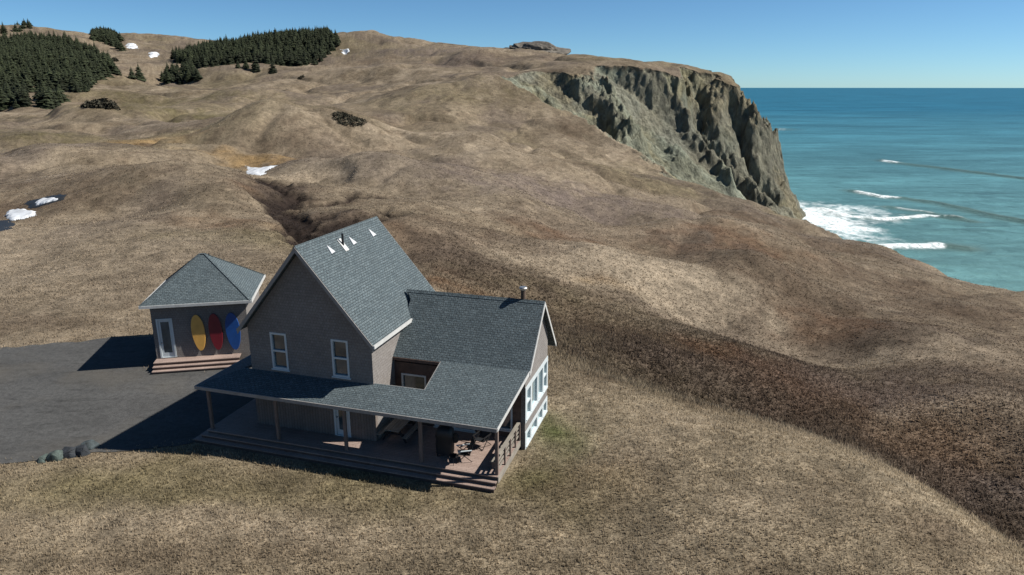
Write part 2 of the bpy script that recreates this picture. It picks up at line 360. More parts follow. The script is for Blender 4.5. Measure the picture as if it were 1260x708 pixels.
# surface colours of the ground cover (world space patches)
STRAW = np.array((.242, .192, .134)); PALE = np.array((.352, .286, .208)); OLIVE = np.array((.135, .115, .052)); BROWN = np.array((.130, .094, .064))
DARK = np.array((.108, .081, .060)); RUST = np.array((.155, .080, .040)); HEATH = np.array((.175, .138, .116)); GOLD = np.array((.36, .235, .105)); GREEN = np.array((.10, .115, .04))
PATCH = []   # (x, y, rx, ry, colour, strength)
for px, py, rx, ry, c, st in [
    (740,440,5,5,DARK,.4),(790,440,6,5,DARK,.55),(840,450,7,7,DARK,.8),(900,465,9,11,DARK,1),(960,480,10,13,DARK,1),(1030,500,11,14,DARK,1),(1100,530,9,12,DARK,1),(1180,580,8,10,DARK,1),(1240,640,6,8,DARK,1),
    (1010,440,18,13,DARK,.85),(1060,400,18,13,DARK,.7),(1150,470,14,12,DARK,.75),(1220,530,10,9,DARK,.8),(960,400,12,10,DARK,.6),(980,350,14,10,BROWN,.8),(1100,350,16,14,BROWN,.85),(1040,310,14,14,BROWN,.8),(1190,380,16,14,BROWN,.8),(1250,450,12,10,BROWN,.6),(900,330,10,8,BROWN,.6),
    (860,395,5,5,DARK,.5),(740,400,6,4,BROWN,.7),(690,400,5,3,DARK,.4),(640,300,10,5,DARK,.6),(690,275,12,6,BROWN,.8),
    (860,310,12,8,DARK,.55),(830,295,14,7,RUST,.6),(680,290,9,6,RUST,.6),(650,275,7,5,DARK,.45),(600,330,12,4,DARK,.6),(560,320,8,4,DARK,.6),(640,350,8,4,OLIVE,.5),(700,350,7,3,BROWN,.6),
    (590,345,10,3,BROWN,.8),(760,350,3.5,1.3,GOLD,.55),(715,345,1.8,.9,GOLD,.6),(740,343,3,1.2,RUST,.6),(920,270,14,9,BROWN,.8),(900,295,14,8,RUST,.4),
    (400,285,7,5,DARK,.8),(430,262,8,4,DARK,.7),(345,238,4,5,DARK,.95),(310,232,3,4,RUST,.7),(395,248,9,2.5,BROWN,.7),(470,285,5,5,RUST,.4),(520,300,8,7,BROWN,1),(560,310,9,7,DARK,.8),(610,290,10,7,BROWN,.9),(655,300,9,6,DARK,.6),(530,345,6,4,RUST,.6),(620,340,7,4,DARK,.6),(840,300,12,6,DARK,.7),(700,330,9,5,PALE,.5),(740,285,12,7,PALE,.5),(820,350,11,7,PALE,.8),(780,330,10,6,PALE,.7),(900,370,7,5,PALE,.5),(335,236,6,8,DARK,.95),(960,460,6,4,RUST,.6),(1080,500,6,4,RUST,.55),(1180,540,6,4,RUST,.5),(880,430,6,3,RUST,.5),(1020,400,8,5,RUST,.4),(1060,450,9,4,PALE,.55),(1150,500,7,3,PALE,.45),(970,430,5,3,PALE,.4),(1220,600,4,2.5,HEATH,.6),(1180,430,9,5,PALE,.4),(1120,490,6,3,HEATH,.6),(560,250,14,8,PALE,.4),(420,205,10,9,PALE,.5),
    (175,176,11,8,GOLD,.8),(300,196,12,5,GOLD,.7),(325,201,7,5,GOLD,.8),(182,180,4,4,DARK,.7),
    (60,245,9,7,BROWN,.5),(10,262,8,5,BROWN,.6),(100,215,14,8,BROWN,.45),(300,290,10,6,OLIVE,.5),(280,275,6,4,RUST,.5),
    (200,140,60,16,OLIVE,.55),(150,120,50,16,OLIVE,.45),(60,165,40,14,OLIVE,.5),(260,118,50,12,OLIVE,.35),(480,150,30,10,BROWN,.5),(380,170,14,10,BROWN,.55),
    (560,80,60,20,HEATH,.7),(600,70,40,30,BROWN,.45),(520,62,60,40,HEATH,.7),(460,75,40,30,BROWN,.5),(560,110,50,20,OLIVE,.25),(700,165,10,20,BROWN,.6),
    (780,320,14,9,PALE,.6),(720,300,9,7,PALE,.4),(850,345,10,6,PALE,.5),(460,190,30,16,PALE,.4),(600,215,22,16,HEATH,.6),(700,250,20,16,HEATH,.6),(800,255,20,18,HEATH,.6),
    (690,545,1.6,2.6,GREEN,.55),(670,525,1.0,1.6,GREEN,.8),(650,590,1.3,1,GREEN,.4),(720,590,3,2,RUST,.3),(1000,470,12,4,HEATH,.4),(830,520,3,2,PALE,.4),(760,570,3,2,PALE,.35),(960,620,2.5,1.6,PALE,.3),
    (200,640,6,1.3,PALE,.5),(400,660,6,1.0,PALE,.45),(560,640,3,1.4,PALE,.2),(1150,655,1.8,1.4,BROWN,.5),(120,600,10,2,OLIVE,.4),(350,600,10,2,OLIVE,.4),(200,690,8,1,BROWN,.3),(640,620,6,2,OLIVE,.3),
    (150,350,16,8,PALE,.45),(60,310,12,8,PALE,.35),(100,280,16,9,PALE,.3),(230,300,10,8,PALE,.35),(560,185,30,14,PALE,.25),
    (1200,350,16,10,PALE,.25),(1220,520,8,4,PALE,.3)]:
    hpt = terrain_hit(px, py)
    if hpt: PATCH.append((hpt[0], hpt[1], rx, ry, c, st))
def ground_colour(X, Y, cl, cutm, d, z):
    R = np.hypot(X, Y)
    n1 = fbm(X/14, Y/18, 41, 4)[..., None]; n2 = fbm(X/3.1, Y/3.4, 42, 4)[..., None]; n3 = fbm(X/70, Y/85, 43, 3)[..., None]; n4 = fbm(X/.9, Y/1.0, 44, 3)[..., None]
    c = STRAW*np.ones(X.shape+(1,))
    c = c*(1-sst(.5, .78, n1)*.6)+PALE*sst(.5, .78, n1)*.6
    c = c*(1-sst(.48, .74, n3)*.4)+OLIVE*sst(.48, .74, n3)*.4
    c = c*(1-sst(.5, .25, n2)*.45)+BROWN*sst(.5, .25, n2)*.45
    n5 = fbm(X/26+9, Y/34+4, 49, 4)[..., None]; farw = np.clip((R-50)/60, 0, 1)[..., None]
    c = c*(1-sst(.52, .68, n5)*.5*farw)+HEATH*.72*sst(.52, .68, n5)*.5*farw
    n6 = fbm(X/11+2, Y/16+8, 50, 4)[..., None]; c = c*(1-sst(.56, .70, n6)*.45*farw)+np.array((.12, .092, .06))*sst(.56, .70, n6)*.45*farw
    lawn = np.clip(1-sst(0, 12, R-34), 0, 1)[..., None]
    c = (c*(1-lawn*.45)+np.array((.185, .152, .100))*lawn*.45)*(1+.25*lawn)
    wx = (fbm(X/4, Y/4, 45, 3)-.5); wy = (fbm(X/4, Y/4, 46, 3)-.5)
    for x, y, rx, ry, pc, st in PATCH:
        if True:
            m = (np.abs(X-x) < rx*3) & (np.abs(Y-y) < ry*3)
            if not m.any(): continue
            q = ((X[m]-x)/rx+wx[m]*1.6)**2+((Y[m]-y)/ry+wy[m]*1.6)**2
            w = (np.exp(-q)*st*(.1+1.1*fbm(X[m]/2.4, Y[m]/2.8, 47, 4)+.9*fbm(X[m]/6.5, Y[m]/7.5, 55, 3)))[..., None]; w = np.clip(w, 0, 1)
            c[m] = c[m]*(1-w)+pc*w
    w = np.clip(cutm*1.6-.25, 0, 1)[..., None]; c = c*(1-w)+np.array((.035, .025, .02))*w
    c = c*(.72+.56*n4)*(.8+.4*fbm(X/30, Y/36, 48, 3)[..., None])
    # bare rock and scree on the sea cliff
    a = fbm(X/20, (Y+z*.8)/34, 51, 4)[..., None]; b = fbm(X/5, (Y+z)/7, 52, 4, .6)[..., None]; s3 = fbm((X+z*.7)/60, (Y-z)/16, 53, 4)[..., None]
    rock = np.array((.120, .128, .108))*(1-a)+np.array((.195, .195, .158))*a
    rock = rock*(1-sst(.54, .7, s3)*.55)+np.array((.215, .185, .115))*sst(.54, .7, s3)*.55
    rock = rock*(1-sst(.46, .28, b)*.6)+np.array((.08, .084, .075))*sst(.46, .28, b)*.6; rock = rock*1.3
    pk = sst(.52, .70, fbm((X-z*.5)/26, Y/40, 54, 4))[..., None]
    rock = rock*(1-pk*.5)+np.array((.235, .262, .235))*pk*.5
    m = (cl > 0) & (Y > 150)
    if m.any():
        dA, _k, sA = coast_d(X[m], Y[m], 0); wv = (fbm(X[m]/18, Y[m]/18, 84, 3)-.5)*22
        st1 = fbm((sA+wv)/5, dA/70, 85, 4, .6)[:, None]; st2 = fbm((sA+wv)/16, dA/120, 86, 3)[:, None]; q = rock[m]
        q = q*(.62+.76*st1); q = q*(1-sst(.52, .66, st2)*.45)+np.array((.30, .32, .275))*sst(.52, .66, st2)*.45
        q = q*(1-sst(.48, .32, st2)*.35)+np.array((.17, .145, .13))*sst(.48, .32, st2)*.35; rock[m] = q*np.array((1.10, 1.08, .96))
    cl = cl[..., None]
    return c*(1-cl)*.60+rock*cl*.74
def set_cols(me, c, name='cover'):
    at = me.color_attributes.new(name, 'FLOAT_COLOR', 'POINT')
    d = np.ones((len(c), 4), np.float32); d[:, :3] = c; at.data.foreach_set('color', d.ravel())
def np_mesh(name, V, Fq, smooth=True):
    me = bpy.data.meshes.new(name); n = Fq.shape[1]
    me.vertices.add(len(V)); me.vertices.foreach_set('co', V.astype(np.float32).ravel())
    me.loops.add(Fq.size); me.loops.foreach_set('vertex_index', Fq.astype(np.int32).ravel())
    me.polygons.add(len(Fq)); me.polygons.foreach_set('loop_start', np.arange(0, Fq.size, n, dtype=np.int32)); me.polygons.foreach_set('loop_total', np.full(len(Fq), n, np.int32))
    me.polygons.foreach_set('use_smooth', np.full(len(Fq), smooth)); me.update(calc_edges=True); return me
def grid_faces(na, nr):
    i = np.arange(na-1)[:, None]*nr+np.arange(nr-1)[None, :]; i = i.ravel()
    return np.c_[i, i+1, i+nr+1, i+nr]

ang = np.r_[np.linspace(-PI, -rad(62), 50)[:-1], np.linspace(-rad(62), -rad(40), 110)[:-1], np.linspace(-rad(40), rad(40), 1000), np.linspace(rad(40), rad(62), 110)[1:], np.linspace(rad(62), PI, 50)[1:]]
rr = np.r_[.5, 3, 6, 10, np.exp(np.linspace(math.log(14), math.log(190), 430)), np.linspace(190, 380, 150)[1:], np.linspace(380, 640, 330)[1:], np.exp(np.linspace(math.log(640), math.log(3600), 130))[1:]]
AA, RR = np.meshgrid(ang, rr, indexing='ij'); TX = RR*np.sin(AA); TY = RR*np.cos(AA)
Z, CL, CUT, CD, TOPZ = height(TX, TY, True)
C = ground_colour(TX, TY, CL, CUT, CD, Z)
V = np.stack([TX, TY, Z], -1).reshape(-1, 3); Fq = grid_faces(len(ang), len(rr))
# keep land only (plus a strip under water)
cd = CD.reshape(-1); keep = (cd[Fq] > -14).any(1); Fq = Fq[keep]
used = np.zeros(len(V), bool); used[Fq.ravel()] = True; idx = np.cumsum(used)-1
me = np_mesh('hills', V[used], idx[Fq]); set_cols(me, C.reshape(-1, 3)[used])
at = me.attributes.new('rock', 'FLOAT', 'POINT'); at.data.foreach_set('value', CL.reshape(-1)[used].astype(np.float32))
hills = link_mesh('hills', me); tag(hills, kind='structure')
def ground_mat():
    m, nt, bs = newmat('dry_grass_and_rock'); tc = N(nt, 'ShaderNodeTexCoord'); ob = tc.outputs['Object']
    a = N(nt, 'ShaderNodeAttribute'); a.attribute_name = 'cover'; r = N(nt, 'ShaderNodeAttribute'); r.attribute_name = 'rock'
    n1 = noise(nt, ob, 7, 6, .7); n2 = noise(nt, ob, 1.3, 6, .7); n3 = noise(nt, mapped(nt, ob, (1, 1, .4)), .28, 8, .72)
    g = mix(nt, 'MULTIPLY', 1, a.outputs['Color'], ramp(nt, n1, [(.30, .50), (.5, .95), (.72, 1.7)]))
    g = mix(nt, 'MULTIPLY', 1, g, ramp(nt, n2, [(.32, .70), (.68, 1.27)]))
    nq = noise(nt, ob, .32, 7, .72, .5); g = mix(nt, 'MULTIPLY', 1, g, ramp(nt, nq, [(.34, .66), (.5, 1.), (.68, 1.26)]))
    k = mix(nt, 'MULTIPLY', 1, a.outputs['Color'], ramp(nt, n3, [(.32, .5), (.5, 1.), (.68, 1.45)]))
    nt.links.new(mix(nt, 'MIX', r.outputs['Fac'], g, k), bs.inputs['Base Color'])
    bs.inputs['Roughness'].default_value = 1; bs.inputs['Specular IOR Level'].default_value = .1
    b1 = N(nt, 'ShaderNodeBump'); b1.inputs['Strength'].default_value = .6; b1.inputs['Distance'].default_value = .12; nt.links.new(n1, b1.inputs['Height'])
    mm = N(nt, 'ShaderNodeMath', operation='MULTIPLY'); nt.links.new(r.outputs['Fac'], mm.inputs[0]); nt.links.new(n3, mm.inputs[1])
    b2 = N(nt, 'ShaderNodeBump'); b2.inputs['Strength'].default_value = .9; b2.inputs['Distance'].default_value = 5; nt.links.new(mm.outputs[0], b2.inputs['Height']); nt.links.new(b1.outputs[0], b2.inputs['Normal'])
    nt.links.new(b2.outputs[0], bs.inputs['Normal']); return m
GM = ground_mat(); me.materials.append(GM)

# ------------------------------------------------------------------ grass tufts and gully brush (stuff)
DRIVE = [(-90,50),(-60,48.8),W(0,429,45.6),W(60,424,46.4),W(110,420,47.0),W(150,415,48),tuple(gw(-.6,5.5)),tuple(gw(-.6,-1)),tuple(gw(6.2,-1)),tuple(hw(-13.5,8)),tuple(hw(-13.5,1)),tuple(hw(-15.8,.2)),W(180,557,31.3),W(120,558,31.1),W(60,567,30.4),W(0,571,30.1),(-40,28.8),(-90,27)]
DRIVE = np.array([tuple(p) for p in DRIVE])
HOUSEP = np.array([hw(-16.2,-.15),hw(.1,-.15),hw(.3,3.9),hw(.45,8.8),hw(-13.6,9.6),hw(-16.2,9.6)]); GARP = np.array([gw(-.6,-1.3),gw(5.6,-1.3),gw(5.6,5.9),gw(-.6,5.9)])
def scatter(n, r0, r1, a0, a1, p=1.):
    r = np.exp(rng.uniform(math.log(r0), math.log(r1), n)); a = rng.uniform(a0, a1, n); return r*np.sin(a), r*np.cos(a)
def tuft_mesh(X, Y, hgt, wid, nb, dark, lean=.5):
    z, cl, cu, d, tp = height(X, Y, True); c = ground_colour(X, Y, cl, cu, d, z)*dark
    k = (cl < .3) & (seg_poly(X, Y, DRIVE) > rng.uniform(-.9, .1, len(X))*(rng.uniform(0, 1, len(X)) < .35)) & (seg_poly(X, Y, HOUSEP) > .12) & (seg_poly(X, Y, GARP) > .15)
    X, Y, z, c, hgt, wid = X[k], Y[k], z[k], c[k], hgt[k], wid[k]; n = len(X); Vs = []; Cs = []
    for b in range(nb):
        a = rng.uniform(0, 2*PI, n); ln = rng.uniform(.1, 1, n)*lean; h = hgt*rng.uniform(.5, 1.1, n); ox = rng.normal(0, .45, n)*hgt; oy = rng.normal(0, .45, n)*hgt
        dx, dy = np.cos(a), np.sin(a)
        bx, by = X+ox, Y+oy
        p0 = np.c_[bx-dy*wid, by+dx*wid, z-.03]; p1 = np.c_[bx+dy*wid, by-dx*wid, z-.03]; p2 = np.c_[bx+dx*h*ln, by+dy*h*ln, z+h]
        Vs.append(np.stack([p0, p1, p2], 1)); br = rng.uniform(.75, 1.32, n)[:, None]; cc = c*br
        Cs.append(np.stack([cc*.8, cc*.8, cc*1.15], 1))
    Vv = np.concatenate(Vs).reshape(-1, 3); Cc = np.concatenate(Cs).reshape(-1, 3)
    return Vv, Cc
def tuft_mat():
    m, nt, bs = newmat('dry_blades'); a = N(nt, 'ShaderNodeAttribute'); a.attribute_name = 'cover'
    nt.links.new(a.outputs['Color'], bs.inputs['Base Color']); bs.inputs['Roughness'].default_value = .9; bs.inputs['Specular IOR Level'].default_value = .15
    tr = N(nt, 'ShaderNodeBsdfTranslucent'); nt.links.new(a.outputs['Color'], tr.inputs[0]); ms = N(nt, 'ShaderNodeMixShader'); ms.inputs[0].default_value = .45
    out = [n for n in nt.nodes if n.type == 'OUTPUT_MATERIAL'][0]; nt.links.new(bs.outputs[0], ms.inputs[1]); nt.links.new(tr.outputs[0], ms.inputs[2]); nt.links.new(ms.outputs[0], out.inputs[0]); return m
TM = tuft_mat()
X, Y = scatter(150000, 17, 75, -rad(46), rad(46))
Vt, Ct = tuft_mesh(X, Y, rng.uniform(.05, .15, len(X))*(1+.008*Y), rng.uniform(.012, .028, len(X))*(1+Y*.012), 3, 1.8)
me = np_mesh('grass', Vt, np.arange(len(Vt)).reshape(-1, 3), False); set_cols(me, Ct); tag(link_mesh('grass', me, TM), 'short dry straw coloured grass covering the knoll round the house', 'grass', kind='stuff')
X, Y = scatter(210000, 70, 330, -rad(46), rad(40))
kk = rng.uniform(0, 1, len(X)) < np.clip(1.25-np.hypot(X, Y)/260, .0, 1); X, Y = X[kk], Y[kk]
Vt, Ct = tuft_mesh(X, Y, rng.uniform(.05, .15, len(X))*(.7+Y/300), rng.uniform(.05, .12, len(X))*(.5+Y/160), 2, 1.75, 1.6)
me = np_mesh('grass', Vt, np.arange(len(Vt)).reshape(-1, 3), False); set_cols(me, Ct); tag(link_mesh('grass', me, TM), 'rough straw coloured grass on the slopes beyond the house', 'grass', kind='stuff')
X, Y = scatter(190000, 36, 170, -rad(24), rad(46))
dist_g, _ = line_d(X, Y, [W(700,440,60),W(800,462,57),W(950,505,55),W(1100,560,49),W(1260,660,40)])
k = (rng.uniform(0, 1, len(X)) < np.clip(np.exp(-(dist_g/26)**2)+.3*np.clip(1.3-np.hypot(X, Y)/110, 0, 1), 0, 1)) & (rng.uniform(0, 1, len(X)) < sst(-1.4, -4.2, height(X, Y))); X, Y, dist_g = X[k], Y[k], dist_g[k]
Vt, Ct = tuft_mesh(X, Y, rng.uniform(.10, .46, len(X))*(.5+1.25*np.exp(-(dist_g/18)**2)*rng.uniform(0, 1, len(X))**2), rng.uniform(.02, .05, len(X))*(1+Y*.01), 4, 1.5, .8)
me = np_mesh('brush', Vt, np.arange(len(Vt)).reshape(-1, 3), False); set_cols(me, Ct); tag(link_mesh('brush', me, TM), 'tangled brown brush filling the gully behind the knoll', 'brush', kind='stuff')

# ------------------------------------------------------------------ driveway
def drive():
    p = DRIVE; out = []
    for i in range(len(p)):
        a, b = p[i], p[(i+1) % len(p)]; n = max(1, int(np.hypot(*(b-a))/.35))
        for j in range(n):
            q = a+(b-a)*j/n; w = .16 if q[0] > -70 else 0
            out.append((q[0]+(vn(np.array(q[0]*1.3), np.array(q[1]*1.3), 5)-.5)*w*2, q[1]+(vn(np.array(q[0]*1.3), np.array(q[1]*1.3), 6)-.5)*w*3.2))
    bm = bmesh.new(); vs = [bm.verts.new((x, y, .035)) for x, y in out]; f = bm.faces.new(vs)
    if f.normal.z < 0: f.normal_flip()
    g = bmesh.ops.triangulate(bm, faces=[f]); me = bpy.data.meshes.new('driveway'); bm.to_mesh(me); bm.free()
    m, nt, bs = newmat('gravelly_asphalt'); tc = N(nt, 'ShaderNodeTexCoord'); ob = tc.outputs['Object']
    n1 = noise(nt, ob, 16, 5, .7); n2 = noise(nt, mapped(nt, ob, (.5, 1, 1), (0, 0, .15)), .35, 5, .6, .6); n3 = noise(nt, mapped(nt, ob, (.35, 1.3, 1)), 1.5, 5, .7)
    c = ramp(nt, n1, [(.3, (.042, .042, .041)), (.7, (.080, .079, .076))])
    c = mix(nt, 'MULTIPLY', 1, c, ramp(nt, n2, [(.32, .80), (.68, 1.12)])); c = mix(nt, 'MULTIPLY', 1, c, ramp(nt, n3, [(.34, .70), (.46, 1.), (.62, 1.), (.72, 1.12)])); n4 = noise(nt, ob, 3.2, 6, .75); c = mix(nt, 'MULTIPLY', 1, c, ramp(nt, n4, [(.34, .72), (.6, 1.08)])); n5 = noise(nt, ob, .16, 3, .5); c = mix(nt, 'MIX', ramp(nt, n5, [(.5, 0.), (.66, .4)]), c, (.085, .075, .06))
    nt.links.new(c, bs.inputs['Base Color']); bs.inputs['Roughness'].default_value = .95; bs.inputs['Specular IOR Level'].default_value = .2; bump(nt, bs, n1, .5, .03)
    tag(link_mesh('driveway', me, m), kind='structure')
drive()

# ------------------------------------------------------------------ sea
def sea():
    sa = np.linspace(-rad(8), rad(75), 720); sr = np.r_[np.exp(np.linspace(math.log(130), math.log(1600), 620)), np.exp(np.linspace(math.log(1600), math.log(70000), 90))[1:]]
    A_, R_ = np.meshgrid(sa, sr, indexing='ij'); X = R_*np.sin(A_); Y = R_*np.cos(A_)
    z = np.full(X.shape, SEA+.5); foam = np.zeros(X.shape); silt = np.zeros(X.shape)
    fade = np.clip(1-(R_-300)/1400, 0, 1)
    nz = fbm(X/14, Y/9, 61, 4); z += fade*((nz-.5)*1.1+(fbm(X/60, Y/22, 62, 3)-.5)*1.4)
    def SW(px, py): Yq = (HC-SEA)/dn(py); return (tx(px, py)*Yq, Yq)
    wob = (fbm(X/30, Y/30, 63, 3)-.5)
    lines = [([(1085,198),(1115,203),(1180,211),(1270,222)],5,1.6,(.04,.26),1.1),
             ([(1050,236),(1085,243),(1135,249),(1200,262),(1300,282)],4.5,1.5,(.03,.36),1.2),
             ([(1010,258),(1045,268),(1090,271),(1140,266),(1180,270)],4,1.0,(.0,.85),1.0),
             ([(1020,296),(1060,308),(1110,304),(1155,303),(1190,306)],4.5,1.2,(.0,.8),1.35),
             ([(1090,256),(1140,262),(1200,275)],3,.8,(.1,.6),.45),
             ([(940,158),(965,160),(990,161)],6,.8,(.0,1),.45),
             ([(1160,268),(1185,270)],3,.6,(0,1),.6)]
    for pl, w, hh, (f0, f1), fs in lines:
        P = [SW(*q) for q in pl]; d, t = line_d(X+wob*6, Y+wob*10, P)
        z += np.exp(-(d/w)**2)*hh
        env = sst(f0-.06, f0+.06, t)*sst(f1+.06, f1-.06, t)
        foam = np.maximum(foam, np.exp(-(d/(w*1.5))**2)*env*fs); silt = np.maximum(silt, np.exp(-(d/(w*2))**2)*.6)
    cx, cy = SW(1003, 268); e = ((X-cx)/26)**2+((Y-cy)/85)**2; foam = np.maximum(foam, np.exp(-e*.9)*1.1)
    cx, cy = SW(1040, 262); e = ((X-cx)/46)**2+((Y-cy)/60)**2; foam = np.maximum(foam, np.exp(-e)*.62)
    cx, cy = SW(1000, 285); e = ((X-cx)/15)**2+((Y-cy)/40)**2; foam = np.maximum(foam, np.exp(-e)*1.0)
    d, k, s = coast_d(X, Y); foam = np.maximum(foam, np.exp(-np.abs(d)/5.)*.9)
    fn = fbm(X/5, Y/8, 64, 5, .62); foam = np.clip(foam*1.35*(.1+1.6*fn)-.40, 0, 1)*1.4
    V = np.stack([X, Y, z], -1).reshape(-1, 3); Fq = grid_faces(len(sa), len(sr))
    ok = (d.reshape(-1)[Fq] < 25).any(1); Fq = Fq[ok]
    me = np_mesh('sea', V, Fq)
    at = me.attributes.new('foam', 'FLOAT', 'POINT'); at.data.foreach_set('value', np.clip(foam, 0, 1).reshape(-1).astype(np.float32))
    at = me.attributes.new('silt', 'FLOAT', 'POINT'); at.data.foreach_set('value', silt.reshape(-1).astype(np.float32))
    m, nt, bs = newmat('sea_water'); tc = N(nt, 'ShaderNodeTexCoord'); ob = tc.outputs['Object']
    sx = N(nt, 'ShaderNodeSeparateXYZ'); nt.links.new(ob, sx.inputs[0])
    big = noise(nt, mapped(nt, ob, (.0022, .0075, 1), (0, 0, .08)), 1, 5, .6, .5)
    mid = noise(nt, mapped(nt, ob, (.012, .045, 1), (0, 0, .1)), 1, 6, .65, .3)
    mr = N(nt, 'ShaderNodeMapRange'); nt.links.new(sx.outputs['Y'], mr.inputs[0]); mr.inputs[1].default_value = 250; mr.inputs[2].default_value = 3000
    pw = N(nt, 'ShaderNodeMath', operation='POWER'); nt.links.new(mr.outputs[0], pw.inputs[0]); pw.inputs[1].default_value = .5
    c = ramp(nt, pw.outputs[0], [(0, (.092, .172, .165)), (.30, (.074, .165, .174)), (.62, (.042, .136, .170)), (1, (.016, .096, .148))])
    c = mix(nt, 'MULTIPLY', 1, c, ramp(nt, big, [(.34, .74), (.66, 1.25)])); c = mix(nt, 'MULTIPLY', 1, c, ramp(nt, mid, [(.32, .76), (.68, 1.2)]))
    sl = N(nt, 'ShaderNodeAttribute'); sl.attribute_name = 'silt'; c = mix(nt, 'MIX', sl.outputs['Fac'], c, (.075, .105, .085))
    fo = N(nt, 'ShaderNodeAttribute'); fo.attribute_name = 'foam'; fnn = noise(nt, mapped(nt, ob, (.5, .25, 1)), 1, 6, .7)
    fm = N(nt, 'ShaderNodeMath', operation='MULTIPLY'); nt.links.new(fo.outputs['Fac'], fm.inputs[0]); nt.links.new(ramp(nt, fnn, [(.36, .25), (.55, 1.)]), fm.inputs[1])
    c = mix(nt, 'MIX', fm.outputs[0], c, (.80, .84, .84)); nt.links.new(c, bs.inputs['Base Color'])
    bs.inputs['Roughness'].default_value = .42; bs.inputs['Specular IOR Level'].default_value = .22; bs.inputs['IOR'].default_value = 1.2
    bump(nt, bs, noise(nt, mapped(nt, ob, (.06, .14, 1)), 1, 7, .7), .7, 2.5)
    me.materials.append(m); tag(link_mesh('sea', me), kind='structure')
sea()

# ------------------------------------------------------------------ snow patches and pond
M['snow'] = plain_mat('old_snow', (.80, .83, .86), .6, .3, .9); 
def water_mat():
    m, nt, bs = newmat('pond_water'); bs.inputs['Base Color'].default_value = (.020, .022, .024, 1); bs.inputs['Roughness'].default_value = .5; bs.inputs['Specular IOR Level'].default_value = .12
    tc = N(nt, 'ShaderNodeTexCoord'); bump(nt, bs, noise(nt, tc.outputs['Object'], 3, 3), .15, .03); return m
M['pond'] = water_mat()
def patch(name, poly, mat, thick, drape=True):
    """a thin drift / pool lying on the ground: outline given as sighted ground points"""
    P = []
    for px, py in poly:
        h = terrain_hit(px, py)
        if h: P.append(h)
    if len(P) < 3: return
    P = np.array(P); x0, y0 = P.min(0)-.5; x1, y1 = P.max(0)+.5; n = 70
    gx = np.linspace(x0, x1, n); gy = np.linspace(y0, y1, n); X, Y = np.meshgrid(gx, gy, indexing='ij')
    sc_ = max(x1-x0, y1-y0)
    sd = -seg_poly(X+(fbm(X/sc_*9, Y/sc_*9, 71, 3)-.5)*sc_*.10, Y+(fbm(X/sc_*9, Y/sc_*9, 72, 3)-.5)*sc_*.10, P)
    z = height(X, Y); zz = (z if drape else np.full(z.shape, np.median(z[sd > 0]) if (sd > 0).any() else z.mean()))+np.clip(sd, -.05*sc_, .06*sc_)/(.06*sc_)*thick
    V = np.stack([X, Y, zz], -1).reshape(-1, 3); Fq = grid_faces(n, n); ok = (sd.reshape(-1)[Fq] > 0).all(1)
    Fq = Fq[ok]
    if len(Fq) == 0: return
    used = np.zeros(len(V), bool); used[Fq.ravel()] = True; idx = np.cumsum(used)-1
    tag(link_mesh(name, np_mesh(name, V[used], idx[Fq]), mat), kind='structure')
patch('snow_patch', [(6,262),(20,259),(44,260),(44,266),(30,270),(14,273),(6,268)], M['snow'], .35)
patch('snow_patch', [(42,251),(55,245),(71,245),(72,248),(58,252),(44,255)], M['snow'], .3)
patch('snow_patch', [(304,204),(340,205),(328,213),(314,216)], M['snow'], .5)
patch('snow_patch', [(155,56),(168,55),(172,60),(158,61)], M['snow'], 1.5)
patch('snow_patch', [(182,66),(195,65),(197,71),(186,72)], M['snow'], 1.2)
patch('snow_patch', [(418,61),(429,61.5),(430,65),(421,66)], M['snow'], 1.2)
patch('snow_patch', [(389,35),(397,35.5),(399,38),(390,38)], M['snow'], 1.2)
patch('pond', [(-20,274),(0,272),(16,270),(24,275),(14,282),(0,286),(-20,290)], M['pond'], .12)
patch('pond', [(30,249),(60,241),(84,240),(82,246),(60,254),(36,257)], M['pond'], .12)

# ------------------------------------------------------------------ conifers
def needle_mat(name, c, c2):
    m, nt, bs = newmat(name); tc = N(nt, 'ShaderNodeTexCoord'); oi = N(nt, 'ShaderNodeObjectInfo'); a = N(nt, 'ShaderNodeAttribute'); a.attribute_name = 'cover'
    n = noise(nt, tc.outputs['Object'], 1.1, 4); cc = ramp(nt, n, [(.3, c), (.7, c2)])
    cc = mix(nt, 'MULTIPLY', 1, cc, ramp(nt, oi.outputs['Random'], [(0, .7), (1, 1.35)])); cc = mix(nt, 'MULTIPLY', 1, cc, a.outputs['Color'])
    nt.links.new(cc, bs.inputs['Base Color']); bs.inputs['Roughness'].default_value = .85; bs.inputs['Specular IOR Level'].default_value = .2; return m
M['needle'] = needle_mat('spruce_needles', (.006, .010, .005), (.024, .028, .012))
M['bark'] = plain_mat('bark', (.10, .075, .055), .95, .3, 8)
